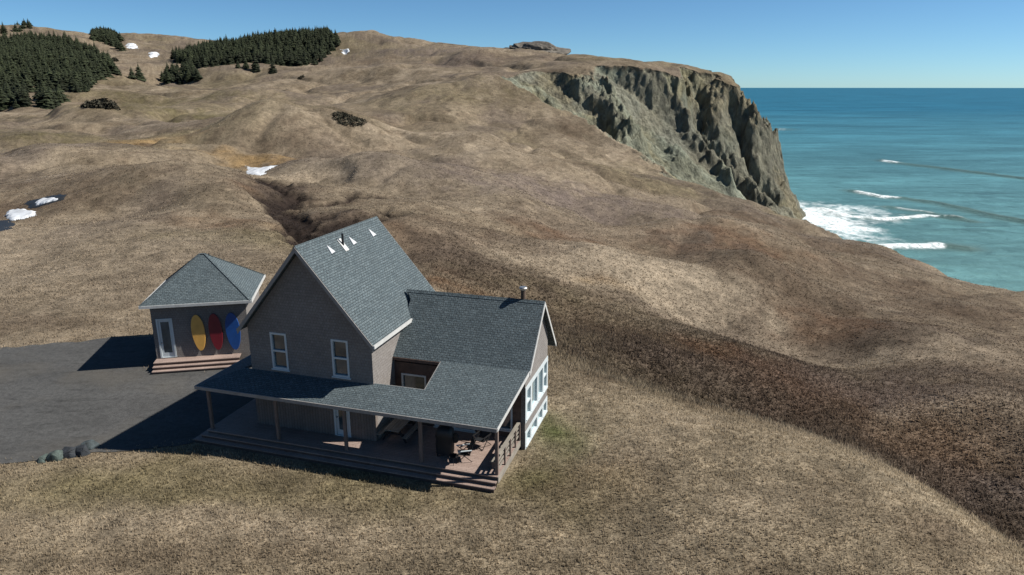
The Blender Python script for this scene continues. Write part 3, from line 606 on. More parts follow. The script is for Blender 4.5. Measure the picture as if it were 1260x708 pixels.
def crown_arrays(h, r, tiers, per, seed, base=.07):
    g = np.random.default_rng(seed); V = []; C_ = []
    for t in range(tiers):
        f = t/(tiers-1); z = h*(base+(1-base)*f); R = r*((1-f**1.5)**1.05*1.0+.04)*g.uniform(.72, 1.15)
        if t == tiers-1: R = r*.04
        k = max(4, int(per*(1-f*.6)))
        for b in range(k):
            a = 2*PI*b/k+g.uniform(-.35, .35)+t*1.3; L = R*g.uniform(.65, 1.25); w = L*.42+.12; dr = L*g.uniform(.22, .5); th = h/tiers*1.3
            ca, sa = math.cos(a), math.sin(a)
            root = (0, 0, z+th*.5); tip = (ca*L, sa*L, z-dr); l = (ca*L*.6-sa*w, sa*L*.6+ca*w, z-dr*.55-g.uniform(0, .2)); rr_ = (ca*L*.6+sa*w, sa*L*.6-ca*w, z-dr*.55-g.uniform(0, .2))
            mid = (ca*L*.55, sa*L*.55, z-dr*.2+th*.25); br = g.uniform(.7, 1.35)
            for tri in ((root, l, mid), (root, mid, rr_), (l, tip, mid), (mid, tip, rr_)):
                V += list(tri); C_ += [br]*3
    V += [(-.12, 0, h*.9), (.12, 0, h*.9), (0, 0, h*1.04), (0, -.12, h*.9), (0, .12, h*.9), (0, 0, h*1.04)]; C_ += [1]*6
    return np.array(V), np.array(C_)
def trunk_arrays(h, r):
    n = 6; a = np.arange(n)*2*PI/n; b = np.c_[np.cos(a)*r, np.sin(a)*r, np.full(n, -.6)]; t = np.c_[np.cos(a)*r*.2, np.sin(a)*r*.2, np.full(n, h*.85)]
    F_ = [(i, (i+1) % n, n+(i+1) % n) for i in range(n)]+[(i, n+(i+1) % n, n+i) for i in range(n)]
    return np.r_[b, t], np.array(F_)
protos = []
for i, (h, r, ti, pe) in enumerate([(12.5, 3.6, 12, 10), (11, 3.6, 11, 11), (14, 3.5, 14, 10), (9, 3.6, 9, 11), (11.5, 4.2, 11, 12)]):
    Vc, Cc = crown_arrays(h, r, ti, pe, 100+i); mc = np_mesh('spruce_crown', Vc, np.arange(len(Vc)).reshape(-1, 3), False); set_cols(mc, Cc[:, None]*np.ones(3)); mc.materials.append(M['needle'])
    Vk, Fk = trunk_arrays(h, .22); mk = np_mesh('spruce_trunk', Vk, Fk, True); mk.materials.append(M['bark']); protos.append((mc, mk, Vc, Cc))
def spruce(x, y, s, label, group=None, k=None, sq=1., name='spruce_tree'):
    k = random.randrange(len(protos)) if k is None else k; z = float(height(np.array([x]), np.array([y]))[0])
    e = empty(name, (x, y, z-.2), random.uniform(0, 6.28)); e.scale = (s*sq, s*sq, s); tag(e, label, 'tree', group)
    link_mesh('crown', protos[k][0], None, e); link_mesh('trunk', protos[k][1], None, e)
    return e
def in_poly(px, py, poly):
    ins = np.zeros(len(px), bool); n = len(poly)
    for i in range(n):
        x0, y0 = poly[i]; x1, y1 = poly[(i+1) % n]; ins ^= ((y0 > py) != (y1 > py)) & (px < (x1-x0)*(py-y0)/((y1-y0) or 1e-9)+x0)
    return ins
def grove(poly, Y0, Y1, step):
    px0 = min(p[0] for p in poly); px1 = max(p[0] for p in poly)
    ys = np.arange(Y0, Y1, step); L = []
    for y in ys:
        xs = np.arange(tx(px0, 80)*y*1.06, tx(px1, 80)*y*1.06+step*3 if px1 < 630 else 0, step); L.append(np.c_[xs, np.full(len(xs), y)])
    Q = np.concatenate(L); Q = Q+rng.uniform(-.42, .42, Q.shape)*step
    z = height(Q[:, 0], Q[:, 1]); a, b = project(Q[:, 0], Q[:, 1], z); k = in_poly(a, b, poly)
    # only those whose ground is not behind a ridge: compare with sight line samples
    return Q[k]
G1 = [(-40,52),(20,49),(60,46),(84,52),(100,60),(128,70),(146,92),(128,97),(112,105),(106,116),(60,112),(36,108),(30,122),(38,133),(-40,137)]
G1b = [(48,122),(62,118),(78,124),(76,134),(50,134)]
G2 = [(212,74),(240,62),(300,50),(350,44),(388,40),(412,44),(418,54),(406,66),(390,80),(352,82),(322,78),(290,78),(262,82),(232,84)]
G3 = [(196,98),(205,90),(235,86),(256,98),(240,102),(208,104)]
G4 = [(113,42),(128,38),(142,42),(152,52),(159,64),(150,66),(138,58),(124,52),(114,50)]
G5 = [(0,42),(20,36),(35,33.5),(54,33.5),(50,36),(25,38),(10,42)]
far = []; near = []
for poly, y0, y1, st, lab, grp in [(G1, 380, 900, 5.7, 'dark spruce crowded in the big wood on the left hillside', 'spruces of the big wood on the left hillside'),
                        (G1b, 380, 440, 5., 'bushy spruce at the low front corner of the left wood', 'spruces at the front corner of the left wood'),
                        (G2, 640, 900, 5.4, 'dark spruce packed in the long wood on the central hilltop', 'spruces of the long wood on the central hilltop'),
                        (G3, 540, 680, 6.0, 'spruce in the small copse below the central wood', 'spruces of the small copse below the central wood')]:
    Q = grove(poly, y0, y1, st); R_ = np.hypot(Q[:, 0], Q[:, 1])
    for q, r in zip(Q, R_): near.append((r, q, lab, grp))
near.sort(key=lambda t: t[0]); print('TREES', len(near))
# keep the individually modelled ones the largest in view, split between woods
bygrp = {}
for t in near: bygrp.setdefault(t[3], []).append(t)
quota = {'spruces of the big wood on the left hillside': 120, 'spruces at the front corner of the left wood': 8, 'spruces of the long wood on the central hilltop': 120, 'spruces of the small copse below the central wood': 24}
for g, L in bygrp.items():
    for i, (r, q, lab, grp) in enumerate(L):
        if i < quota[g]: spruce(q[0], q[1], random.choice((1, 1, .75))*random.uniform(.55, .98), lab, grp, sq=random.uniform(1.1, 1.6))
        else: far.append(q)
for poly, y0, y1, st in [(G4, 800, 1350, 7.5), (G5, 800, 1000, 9)]: far += list(grove(poly, y0, y1, st))
far = np.array(far); print('FAR', len(far))
Vs = []; Cs = []; zf = height(far[:, 0], far[:, 1])
for (x, y), z in zip(far, zf):
    Vc, Cc = protos[random.randrange(5)][2:]; s = random.uniform(.55, .95); a = random.uniform(0, 6.28); ca, sa = math.cos(a)*s*1.45, math.sin(a)*s*1.45
    Vs.append(np.c_[Vc[:, 0]*ca-Vc[:, 1]*sa+x, Vc[:, 0]*sa+Vc[:, 1]*ca+y, Vc[:, 2]*s+z-.2]); Cs.append(Cc*random.uniform(.8, 1.3))
Vs = np.concatenate(Vs); Cs = np.concatenate(Cs); me = np_mesh('distant_forest', Vs, np.arange(len(Vs)).reshape(-1, 3), False); set_cols(me, Cs[:, None]*np.ones(3))
tag(link_mesh('distant_forest', me, M['needle']), 'dark spruce forest covering the farther slopes of the hills', 'forest', kind='stuff')
for px, py, s, lab, sq in [(163,98,.85,'taller of the two lone spruces standing between the left wood and the copse',1.),(172,98,.8,'shorter right spruce of the lone pair between the woods',1.3),(315,88,.85,'tallest spruce of the three just below the central wood',1.2),(303,86,.55,'middle small spruce just below the central wood',1.),(293,85,.5,'leftmost small spruce just below the central wood',1.),(336,90,.6,'low spruce right of the mound below the central wood',1.7)]:
    h = terrain_hit(px, py)
    if h: spruce(h[0], h[1], s*1.25*h[1]/590, lab, sq=sq)
M['shrub'] = needle_mat('shrub_leaves', (.022, .023, .015), (.055, .047, .032))
def shrub(px, py, rx, ry, hz, n, label, name='shrub'):
    h = terrain_hit(px, py)
    if not h: return
    z0 = float(height(np.array([h[0]]), np.array([h[1]]))[0]); g = np.random.default_rng(int(px)); V = []
    a = g.uniform(0, 2*PI, n); q = np.sqrt(g.uniform(0, 1, n)); x = np.cos(a)*q*rx; y = np.sin(a)*q*ry; zz = height(h[0]+x, h[1]+y)-z0+np.sqrt(np.clip(1-q**2, 0, 1))*hz*g.uniform(.1, 1.1, n)
    c = np.c_[x, y, zz]; s = hz*.28; V = (c[:, None, :]+g.normal(0, s, (n, 3, 3))).reshape(-1, 3); V = np.r_[V]
    me = np_mesh(name, V, np.arange(len(V)).reshape(-1, 3), False); set_cols(me, np.repeat(g.uniform(.6, 1.5, n), 3)[:, None]*np.ones(3))
    o = link_mesh(name, me, M['shrub']); o.location = (h[0], h[1], z0); tag(o, label, 'shrub')
shrub(430,148,5.2,4.5,.9,1500,'dark spreading shrub on the bare hill above the snow patch')
shrub(123,131,8,4,2.2,900,'low dark shrub in the dip right of the left wood')
shrub(141,76,3.5,3,2.5,400,'small dark shrub on the slope between the far woods')
shrub(370,97,3,2.5,1.5,300,'small dark shrub on the slope under the central wood')

# rock knob on the skyline
def rock(name, loc, size, seed, mat, cuts=4, rough=.25, parent=None, flat=False, cutz=-.3):
    bm = bmesh.new(); bmesh.ops.create_icosphere(bm, subdivisions=cuts, radius=1)
    for v in bm.verts:
        p = v.co*1.6; n = 0.
        nn = float(fbm(np.array([p.x+p.z*1.7+seed*3.1]), np.array([p.y-p.z*1.3+seed]), seed, 4)[0])-.5
        v.co *= 1+nn*rough*2
        if v.co.z < cutz: v.co.z = cutz
        v.co = Vector((v.co.x*size[0], v.co.y*size[1], v.co.z*size[2]))
    me = bpy.data.meshes.new(name); bm.to_mesh(me); bm.free()
    if not flat: me.polygons.foreach_set('use_smooth', [True]*len(me.polygons))
    o = link_mesh(name, me, mat, parent); o.location = loc; return o
M['outcrop'] = plain_mat('outcrop_rock', (.27, .235, .19), .95, .6, .35, bstr=1)
x, y = tx(655, 58)*760, 760; rk = rock('rock_outcrop', (x, y, HC-dn(62)*760-8), (34, 24, 15), 5, M['outcrop'], 5, .42, None, True, -1.)
tag(rk, 'dark rocky knob poking above the hill skyline left of the cliff', 'rock outcrop')

# ------------------------------------------------------------------ house
HR = empty('house', (OH[0], OH[1], 0), -A_H)
tag(HR, 'large grey shingled house with steep gabled roofs and wraparound porch', 'house')
def wallrect(mb, axis, c0, c1, a0, a1, z0, z1, holes):
    """wall slab: axis 'v' = plane across v in [c0,c1], spans u in [a0,a1]; axis 'u' the other way"""
    def bx(s0, s1, t0, t1):
        if s1-s0 < 1e-4 or t1-t0 < 1e-4: return
        if axis == 'v': mb.box((s0, c0, t0), (s1, c1, t1))
        else: mb.box((c0, s0, t0), (c1, s1, t1))
    xs = sorted({a0, a1, *[h[0] for h in holes], *[h[1] for h in holes]}); 
    for s0, s1 in zip(xs[:-1], xs[1:]):
        hs = sorted([h for h in holes if h[0] <= s0+1e-6 and h[1] >= s1-1e-6], key=lambda h: h[2]); z = z0
        for h in hs: bx(s0, s1, z, h[2]); z = h[3]
        bx(s0, s1, z, z1)
def window(axis, face, sgn, a0, a1, z0, z1, root, split='h', name='window', fw=.09, mat='white', label=None, blind=0):
    """frame stands 3 cm proud of the face and sits in the opening; pane set back; face = outer plane coordinate, sgn = outward direction"""
    mb = MB(); o0, o1 = face+sgn*.03, face-sgn*.13
    lo, hi = min(o0, o1), max(o0, o1)
    def b(mbx, s0, s1, t0, t1, l=lo, h=hi):
        if axis == 'v': mbx.box((s0, l, t0), (s1, h, t1))
        else: mbx.box((l, s0, t0), (h, s1, t1))
    b(mb, a0, a0+fw, z0, z1); b(mb, a1-fw, a1, z0, z1); b(mb, a0+fw, a1-fw, z0, z0+fw); b(mb, a0+fw, a1-fw, z1-fw, z1)
    f = mb.build(name, M[mat], root)
    if label: f['label'] = label
    if split == 'h':
        sm = MB(); zm = (z0+z1)/2; b(sm, a0+fw, a1-fw, zm-.045, zm+.045, min(face+sgn*.015, face-sgn*.1), max(face+sgn*.015, face-sgn*.1)); sm.build('sash', M[mat], f)
    if split == 'v':
        sm = MB(); am = (a0+a1)/2; b(sm, am-.04, am+.04, z0+fw, z1-fw, min(face+sgn*.015, face-sgn*.1), max(face+sgn*.015, face-sgn*.1)); sm.build('sash', M[mat], f)
    si = MB(); b(si, a0-.06, a1+.06, z0-.06, z0-.002, min(face+sgn*.07, face+sgn*.003), max(face+sgn*.07, face+sgn*.003)); si.build('sill', M[mat], f)
    pn = MB(); b(pn, a0+fw*.9, a1-fw*.9, z0+fw*.9, z1-fw*.9, min(face-sgn*.08, face-sgn*.095), max(face-sgn*.08, face-sgn*.095)); pn.build('pane', M['sea_glass' if axis == 'u' else 'glass'], f)
    return f
# main block
U0, U1, V0, V1 = -13.6, -6.7, 1.87, 9.2; RZ = 10.33; RU = -10.15; SL = 1.19; EZ = 5.7
fw_holes = [(-12.32, -11.39, 3.80, 5.74), (-8.88, -7.96, 3.80, 5.74), (-9.02, -8.12, .56, 2.66)]
mb = MB(); wallrect(mb, 'v', V0, V0+.2, U0, U1, 2.95, EZ, [h for h in fw_holes if h[2] > 3])
gz = lambda u: RZ-.22-SL*abs(u-RU)
mb.prism([(U0, V0, EZ), (U1, V0, EZ), (U1, V0, gz(U1)), (RU, V0, gz(RU)), (U0, V0, gz(U0))], (0, .2, 0)); mb.build('front_wall', M['cedar'], HR)
mb = MB(); wallrect(mb, 'v', V0, V0+.2, U0, U1, .3, 2.95, [fw_holes[2]]); mb.build('ground_floor_wall', M['board'], HR)
mb = MB(); mb.box((U1-.2, V0+.2, -.5), (U1, V1-.2, gz(U1))); mb.box((U0, V0+.2, -.5), (U0+.2, V1-.2, gz(U0)))
mb.prism([(U0, V1-.2, -.5), (U1, V1-.2, -.5), (U1, V1-.2, gz(U1)), (RU, V1-.2, gz(RU)), (U0, V1-.2, gz(U0))], (0, .2, 0)); mb.build('side_wall', M['cedar'], HR)
for h in fw_holes[:2]: window('v', V0, -1, *h, HR, 'h', fw=.10)
# slate roof slabs, vertical thickness .16
def slab(mb, q, t=.16): return mb.prism(q, (0, 0, -t))
mb = MB(); vF, vB, uR, uL = 1.42, 9.62, -6.36, -13.86; zR = RZ-SL*(uR-RU); zL = RZ-SL*(RU-uL)
slab(mb, [(RU, vF, RZ), (uR, vF, zR), (uR, vB, zR), (RU, vB, RZ)]); slab(mb, [(uL, vF, zL), (RU, vF, RZ), (RU, vB, RZ), (uL, vB, zL)])
roof = mb.build('roof', M['roof'], HR)
mb = MB(); mb.prism([(RU-.14, vF-.01, RZ-.13), (RU, vF-.01, RZ+.035), (RU+.14, vF-.01, RZ-.13)], (0, vB-vF+.02, 0)); mb.build('ridge_cap', M['roof'], roof)
def trimbar(pa, pb, w=.2, t=.035, off=(0, 0, 0), mat='trim', name='trim', par=None):
    """board hanging below the roof edge pa->pb, pushed outward by off"""
    pa, pb, off = Vector(pa), Vector(pb), Vector(off); m = MB()
    m.prism([pa+off*.003/.003 if 0 else pa, pb, pb-Vector((0, 0, w)), pa-Vector((0, 0, w))], off.normalized()*t); return m.build(name, M[mat], par or roof)
trimbar((RU, vF-.004, RZ-.02), (uR, vF-.004, zR-.02), .26, off=(0, -1, 0)); trimbar((RU, vF-.004, RZ-.02), (uL, vF-.004, zL-.02), .26, off=(0, -1, 0))
trimbar((RU, vB+.004, RZ-.02), (uR, vB+.004, zR-.02), .24, off=(0, 1, 0)); trimbar((RU, vB+.004, RZ-.02), (uL, vB+.004, zL-.02), .24, off=(0, 1, 0))
trimbar((uR+.004, vF-.04, zR-.0), (uR+.004, vB+.04, zR-.0), .16, .09, (1, 0, 0), 'gutter', 'gutter'); trimbar((uL-.004, vF+.02, zL-.0), (uL-.004, vB-.02, zL-.0), .16, .07, (-1, 0, 0), 'trim', 'gutter')
mb = MB(); mb.box((U1+.002, V0+.05, zR-.24), (uR-.01, V1, zR-.20)); mb.build('soffit', M['soffit'], roof)
# pointed roof vents, pipe
def roofpt(u, v, dz=0): return Vector((u, v, RZ-SL*abs(u-RU)+dz))
for v in (3.62, 5.78, 7.95):
    u = -9.66; c = roofpt(u, v); a = roofpt(u-.17, v); b1 = roofpt(u+.17, v-.15); b2 = roofpt(u+.17, v+.15); n = Vector((SL, 0, 1)).normalized()
    t1, t2 = b1+n*.34, b2+n*.34
    mb = MB(); mb.add([a-n*.03, b1-n*.03, b2-n*.03, a+n*.03, (b1+n*.05), (b2+n*.05), (b1+b2)/2+n*.20], [(0, 2, 1), (3, 4, 6), (3, 6, 5), (0, 1, 4, 3), (0, 3, 5, 2), (1, 2, 5, 6, 4)])
    mb.build('roof_vent', M['vent'], roof)
p = roofpt(-9.62, 4.85); mb = MB(); mb.tube(p-Vector((0, 0, .1)), p+Vector((0, 0, .62)), .06, .06, 8); vp = mb.build('vent_pipe', M['dmetal'], roof)
n = Vector((SL, 0, 1)).normalized(); mb = MB(); mb.prism([roofpt(-9.85, 4.68, .02), roofpt(-9.38, 4.68, .02), roofpt(-9.38, 5.02, .02), roofpt(-9.85, 5.02, .02)], (0, 0, .03)); mb.build('flashing', M['gutter'], vp)
# entrance door
def door(axis, face, a0, a1, z0, z1, root, handle_side=1):
    mb = MB(); f = .10
    mb.box((a0, face-.03, z0), (a0+f, face+.14, z1)); mb.box((a1-f, face-.03, z0), (a1, face+.14, z1)); mb.box((a0+f, face-.03, z1-f), (a1-f, face+.14, z1)); mb.box((a0+f, face-.04, z0), (a1-f, face+.14, z0+.04))
    fr = mb.build('door', M['white'], root)
    mb = MB(); b0, b1, c0, c1 = a0+f+.005, a1-f-.005, z0+.045, z1-f-.005; s = .13
    for q in ((b0, b0+s, c0, c1), (b1-s, b1, c0, c1), (b0+s, b1-s, c0, c0+.28), (b0+s, b1-s, c1-s, c1)): mb.box((q[0], face+.03, q[2]), (q[1], face+.08, q[3]))
    mb.build('leaf', M['white'], fr)
    mb = MB(); mb.box((b0+s-.01, face+.045, c0+.27), (b1-s+.01, face+.065, c1-s+.01)); mb.build('pane', M['glass'], fr)
    hx = b0+.065 if handle_side < 0 else b1-.065
    mb = MB(); mb.tube((hx, face-.03, z0+1.02), (hx, face+.03, z0+1.02), .028); mb.build('handle', M['dmetal'], fr); return fr
door('v', V0, *fw_holes[2], HR, -1)
# wing
WU, WV0, WV1 = .3, 4.15, 8.62; WR, WRV = 7.0, 6.85; SF, SB = .97, 1.2
wf = lambda v: WR-SF*(WRV-v) if v < WRV else WR-SB*(v-WRV)
holesR = [(4.32, 5.18, 1.60, 3.2), (5.26, 6.46, 1.60, 3.2), (6.54, 7.60, 1.60, 3.2), (7.68, 8.50, 1.60, 3.2),
          (4.32, 5.18, .12, .86), (5.26, 6.46, .12, .86), (6.54, 7.60, .12, .86), (7.68, 8.50, .12, .86)]
mb = MB(); wallrect(mb, 'u', WU-.2, WU, WV0, WV1, -1.6, 3.9, holesR)
mb.prism([(WU-.2, WV0, 3.9), (WU-.2, WV1, 3.9), (WU-.2, WV1, wf(WV1)-.2), (WU-.2, WRV, WR-.2), (WU-.2, WV0, wf(WV0)-.2)], (.2, 0, 0)); mb.build('gable_wall', M['cedar'], HR)
for i, h in enumerate(holesR): window('u', WU, 1, *h, HR, 'h' if i in (0, 3) else None, fw=.09)
mb = MB(); x0, x1 = WU+.004, WU+.03
mb.box((x0, WV0-.02, 3.2), (x1, WV1+.02, 3.36)); mb.box((x0, WV0-.02, -.55), (x1, WV1+.02, .055)); mb.box((x0, WV0-.02, .88), (x1, WV1+.02, .97)); mb.box((x0, WV0-.02, 1.44), (x1, WV1+.02, 1.535))
for a, b in ((WV0-.02, 4.32), (5.18, 5.26), (6.46, 6.54), (7.60, 7.68), (8.50, WV1+.02)):
    mb.box((x0, a, .055), (x1, b, .88)); mb.box((x0, a, 1.535), (x1, b, 3.2))
mb.build('window_band', M['white'], HR)
hf = [(-6.32, -4.95, 1.75, 3.35), (-4.55, -2.35, .60, 2.75), (-1.75, -.35, .95, 2.75)]
mb = MB(); wallrect(mb, 'v', WV0, WV0+.2, U1+.002, WU-.202, .3, 3.95, hf); mb.build('porch_side_wall', M['redbrown'], HR)
window('v', WV0, -1, *hf[0], HR, None); window('v', WV0, -1, *hf[1], HR, 'v', 'sliding_door'); window('v', WV0, -1, *hf[2], HR, 'v')
mb = MB(); mb.box((U1+.002, WV1-.2, -1.5), (WU-.202, WV1, wf(WV1)-.2)); mb.build('back_wall', M['cedar'], HR)
mb = MB(); uE = .55; vf, vb = 4.02, 9.5
slab(mb, [(-8.2, WRV, WR), (-8.2, vf, wf(vf)), (uE, vf, wf(vf)), (uE, WRV, WR)]); 
slab(mb, [(-6.9, WRV, WR), (uE, WRV, WR), (uE, vb, wf(vb)), (-6.9, vb, wf(vb))])
wr = None
# clip the part of the front slope that would run inside the main block
mb = MB(); slab(mb, [(-7.1, WRV, WR), (-6.72, 6.45, wf(6.45)), (-6.72, vf, wf(vf)), (uE, vf, wf(vf)), (uE, WRV, WR)]); slab(mb, [(-6.72, WRV, WR), (uE, WRV, WR), (uE, vb, wf(vb)), (-6.72, vb, wf(vb))])
wr = mb.build('wing_roof', M['roof'], HR)
mb = MB(); mb.prism([(-7.1, WRV-.13, WR-.10), (-7.1, WRV, WR+.035), (-7.1, WRV+.13, WR-.12)], (uE+7.11, 0, 0)); mb.build('ridge_cap', M['roof'], wr)
def wtrim(pa, pb, w, off, mat='gutter', t=.035): trimbar(pa, pb, w, t, off, mat, 'trim', wr)
wtrim((uE+.004, WRV, WR-.01), (uE+.004, vf, wf(vf)-.01), .22, (1, 0, 0)); wtrim((uE+.004, WRV, WR-.01), (uE+.004, vb, wf(vb)-.01), .22, (1, 0, 0))
wtrim((-6.7, vb+.004, wf(vb)-.01), (uE, vb+.004, wf(vb)-.01), .18, (0, 1, 0)); wtrim((-6.69, vf-.004, wf(vf)-.01), (-4.08, vf-.004, wf(vf)-.01), .16, (0, -1, 0), 'redbrown')
# flue
mb = MB(); mb.tube((-.62, 6.95, 6.6), (-.62, 6.95, 7.50), .13, .13, 14); ch = mb.build('chimney', M['rust'], HR)
mb = MB(); mb.tube((-.62, 6.95, 7.50), (-.62, 6.95, 7.60), .15, .15, 14); mb.tube((-.62, 6.95, 7.60), (-.62, 6.95, 7.66), .22, .18, 14); mb.build('chimney_cap', M['metal'], ch)
# porch roof: one plane rising 31 cm per metre, hipped round the left side
pz = lambda v: 3.1+.31*(v-.2)
mb = MB(); ue = -15.75; T = .13
ptsF = [(ue, .2), (.12, .2), (.5, vf+.05), (-4.05, vf+.05), (-4.05, 1.96), (U1, 1.96)]
slab(mb, [(ue, .2, pz(.2)), (.12, .2, pz(.2)), (.30, 1.96, pz(1.96)), (-6.69, 1.96, pz(1.96)), (-6.69, 1.865, pz(1.865)), (ue+1.665, 1.865, pz(1.865))], T)
slab(mb, [(-4.05, 1.96, pz(1.96)), (.30, 1.96, pz(1.96)), (.515, vf+.06, pz(vf+.06)-.004), (-4.05, vf+.06, pz(vf+.06)-.004)], T)
hu = lambda u: 3.1+.31*(u-ue)
slab(mb, [(ue, .2, 3.1), (ue+1.665, 1.865, hu(ue+1.665)), (U0-.005, 1.865, hu(ue+1.665)+.0), (U0-.005, 7.2, hu(U0)), (ue, 7.2, 3.1)][0:2]+[(U0-.005, 2.34, hu(U0-.005)), (U0-.005, 7.2, hu(U0-.005)), (ue, 7.2, 3.1)], T)
pr = mb.build('porch_roof', M['roof'], HR)
trimbar((ue-.04, .196, 3.1-.0), (.13, .196, 3.1-.0), .17, .05, (0, -1, 0), 'trim', 'fascia', pr); trimbar((ue-.004, .2, 3.1), (ue-.004, 7.2, 3.1), .17, .05, (-1, 0, 0), 'trim', 'fascia', pr)
trimbar((.124, .2, 3.1), (.519, vf+.06, pz(vf+.06)), .16, .035, (1, -.1, 0), 'gutter', 'rake_board', pr)
trimbar((-4.054, 1.96, pz(1.96)+.01), (-4.054, vf, pz(vf)+.01), .16, .03, (-1, 0, 0), 'trim', 'rake_board', pr); trimbar((-6.69, 1.964, pz(1.96)), (-4.09, 1.964, pz(1.96)), .16, .03, (0, 1, 0), 'trim', 'fascia', pr)
mb = MB(); mb.box((-15.5, .58, 2.84), (.02, .72, 3.06)); mb.build('beam', M['post'], pr)
# deck, steps, posts, railing
mb = MB(); mb.box((-15.65, .45, .50), (.05, WV0-.003, .55)) if 0 else None
mb.box((-15.65, .45, .50), (.05, V0-.003, .55)); mb.box((U1+.003, V0-.003, .50), (.05, WV0-.003, .55)); mb.box((-15.65, V0-.003, .50), (U0-.003, 7.2, .55))
dk = mb.build('porch_deck', M['deck'], HR)
mb = MB(); mb.box((-15.6, .50, -.4), (0, .54, .497)); mb.box((-15.6, .54, -.4), (-15.56, 7.15, .497)); mb.build('skirt_board', M['found'], dk)
mb = MB(); mb.box((.052, .45, .22), (.10, WV0-.03, .545)); mb.build('rim_joist', M['wood'], dk)
for k, (va, zt) in enumerate(((.22, .37), (-.02, .19))):
    w = .24+.0
    mb = MB(); mb.box((-15.65-.24*(k+1), va, zt-.05), (.04, va+.30, zt)); mb.box((-15.65-.24*(k+1), va+.30, zt-.05), (-15.65-.24*(k+1)+.30, 7.1, zt)); st = mb.build('step', M['deck'], HR)
    mb = MB(); mb.box((-15.6-.24*(k+1), va+.03, zt-.36), (.03, va+.06, zt-.052)); mb.box((-15.6-.24*(k+1), va+.06, zt-.36), (-15.57-.24*(k+1), 7.05, zt-.052)); mb.build('riser', M['redbrown'], st)
for u in (-15.45, -11.5, -7.7, -3.76, -.04):
    mb = MB(); mb.box((u-.075, .60, .552), (u+.075, .74, 2.84)); mb.build('porch_post', M['post'], HR, .008)
for v in (6.9,):
    mb = MB(); mb.box((-15.52, v-.07, .552), (-15.38, v+.07, 3.0)); mb.build('porch_post', M['post'], HR)
mb = MB()
for z, h in ((1.48, .05), (1.2, .09), (.98, .09), (.76, .09)): mb.box((-.08 if z > 1.4 else -.02, .78, z), (.08 if z > 1.4 else .02, WV0-.04, z+h))
rl = mb.build('railing', M['wood'], HR)
for v in (1.6, 2.45, 3.3, 4.02):
    mb = MB(); mb.box((.022, v-.045, .552), (.09, v+.045, 1.478)); mb.build('baluster', M['post'], rl)

# ------------------------------------------------------------------ garage
GR = empty('garage', (GO[0], GO[1], 0), G_A); tag(GR, 'small square shingled outbuilding with pyramid roof beside the driveway', 'garage')
gh = [(-.17, .80, .62, 3.27)]
mb = MB(); wallrect(mb, 'v', 0, .2, -.42, 5.35, -.5, 4.1, gh); mb.box((-.42, .2, -.5), (-.22, 5.6, 4.1)); mb.box((5.15, .2, -.5), (5.35, 5.6, 4.1)); mb.box((-.22, 5.6, -.5), (5.15, 5.8, 4.1))
mb.build('wall', M['cedar'], GR)
def gdoor():
    a0, a1, z0, z1 = gh[0]; d = door('v', 0, a0, a1, z0, z1, GR, -1)
gdoor()
GE0, GE1, GV0, GV1, GZE = -.85, 5.78, -.45, 6.1, 4.3; ap0, ap1 = (2.3, 2.82, 6.78), (2.62, 2.82, 6.78)
cs = [(GE0, GV0, GZE), (GE1, GV0, GZE), (GE1, GV1, GZE), (GE0, GV1, GZE)]
mb = MB(); low = [(x, y, z-.14) for x, y, z in cs]
mb.add(cs+[ap0, ap1]+low, [(0, 1, 5, 4), (1, 2, 5), (2, 3, 4, 5), (3, 0, 4), (6, 9, 8, 7), (0, 6, 7, 1), (1, 7, 8, 2), (2, 8, 9, 3), (3, 9, 6, 0)]); gr = mb.build('roof', M['roof'], GR)
mb = MB(); 
for p_, q_ in ((cs[0], ap0), (cs[3], ap0), (cs[1], ap1), (cs[2], ap1), (ap0, ap1)): mb.bar(Vector(p_)+Vector((0, 0, .0)), Vector(q_)+Vector((0, 0, .0)), .18, .025)
mb.build('ridge_cap', M['roof'], gr)
mb = MB(); mb.box((GE1+.003, GV0-.04, GZE-.17), (GE1+.06, GV1+.04, GZE+.005)); mb.box((GE0-.04, GV0-.06, GZE-.17), (GE1+.003, GV0-.003, GZE+.002)); mb.box((GE0-.06, GV0, GZE-.17), (GE0-.003, GV1, GZE+.002)); mb.build('gutter', M['gutter'], gr)
mb = MB(); mb.tube((2.75, 3.3, 6.2), (2.75, 3.3, 6.66), .05, .05, 8); mb.build('vent_pipe', M['dmetal'], gr)
for k, (dpt, zt) in enumerate(((.78, .58), (1.06, .39), (1.34, .20))):
    mb = MB(); mb.box((-.45, -dpt, zt-.05), (4.75, -(.003 if k == 0 else dpt-.31), zt)); s_ = mb.build('step', M['deck'], GR)
    mb = MB(); mb.box((-.42, -dpt+.03, -.2), (4.72, -dpt+.06, zt-.052)); mb.build('riser', M['redbrown'], s_)
def board(u, z, w, h, mat, label, tilt):
    e = MB(); n = 40; pts_ = []
    for i in range(n):
        a = 2*PI*i/n; x = math.sin(a)*w/2*(1-.10*math.cos(a)); y_ = -math.cos(a)*h/2; pts_.append((x*math.cos(tilt)-y_*math.sin(tilt), y_*math.cos(tilt)+x*math.sin(tilt)))
    e.prism([(x, -.12, y_) for x, y_ in pts_], (0, .07, 0)); w_ = gw(u, -.02)
    o = e.build('surfboard', M[mat], None, .015); o.location = (w_[0], w_[1], z); o.rotation_euler = (0, 0, G_A); tag(o, label, 'surfboard', 'surfboards hung on the garage wall')
board(2.30, 2.21, .80, 2.46, 'yellow', 'yellow surfboard hung on the garage wall nearest the door', .04)
board(3.36, 2.20, .80, 2.50, 'red', 'dark red surfboard hung on the garage wall between yellow and blue', .04)
board(4.42, 2.16, .88, 2.56, 'blue', 'blue surfboard hung on the garage wall beside the main house', .04)

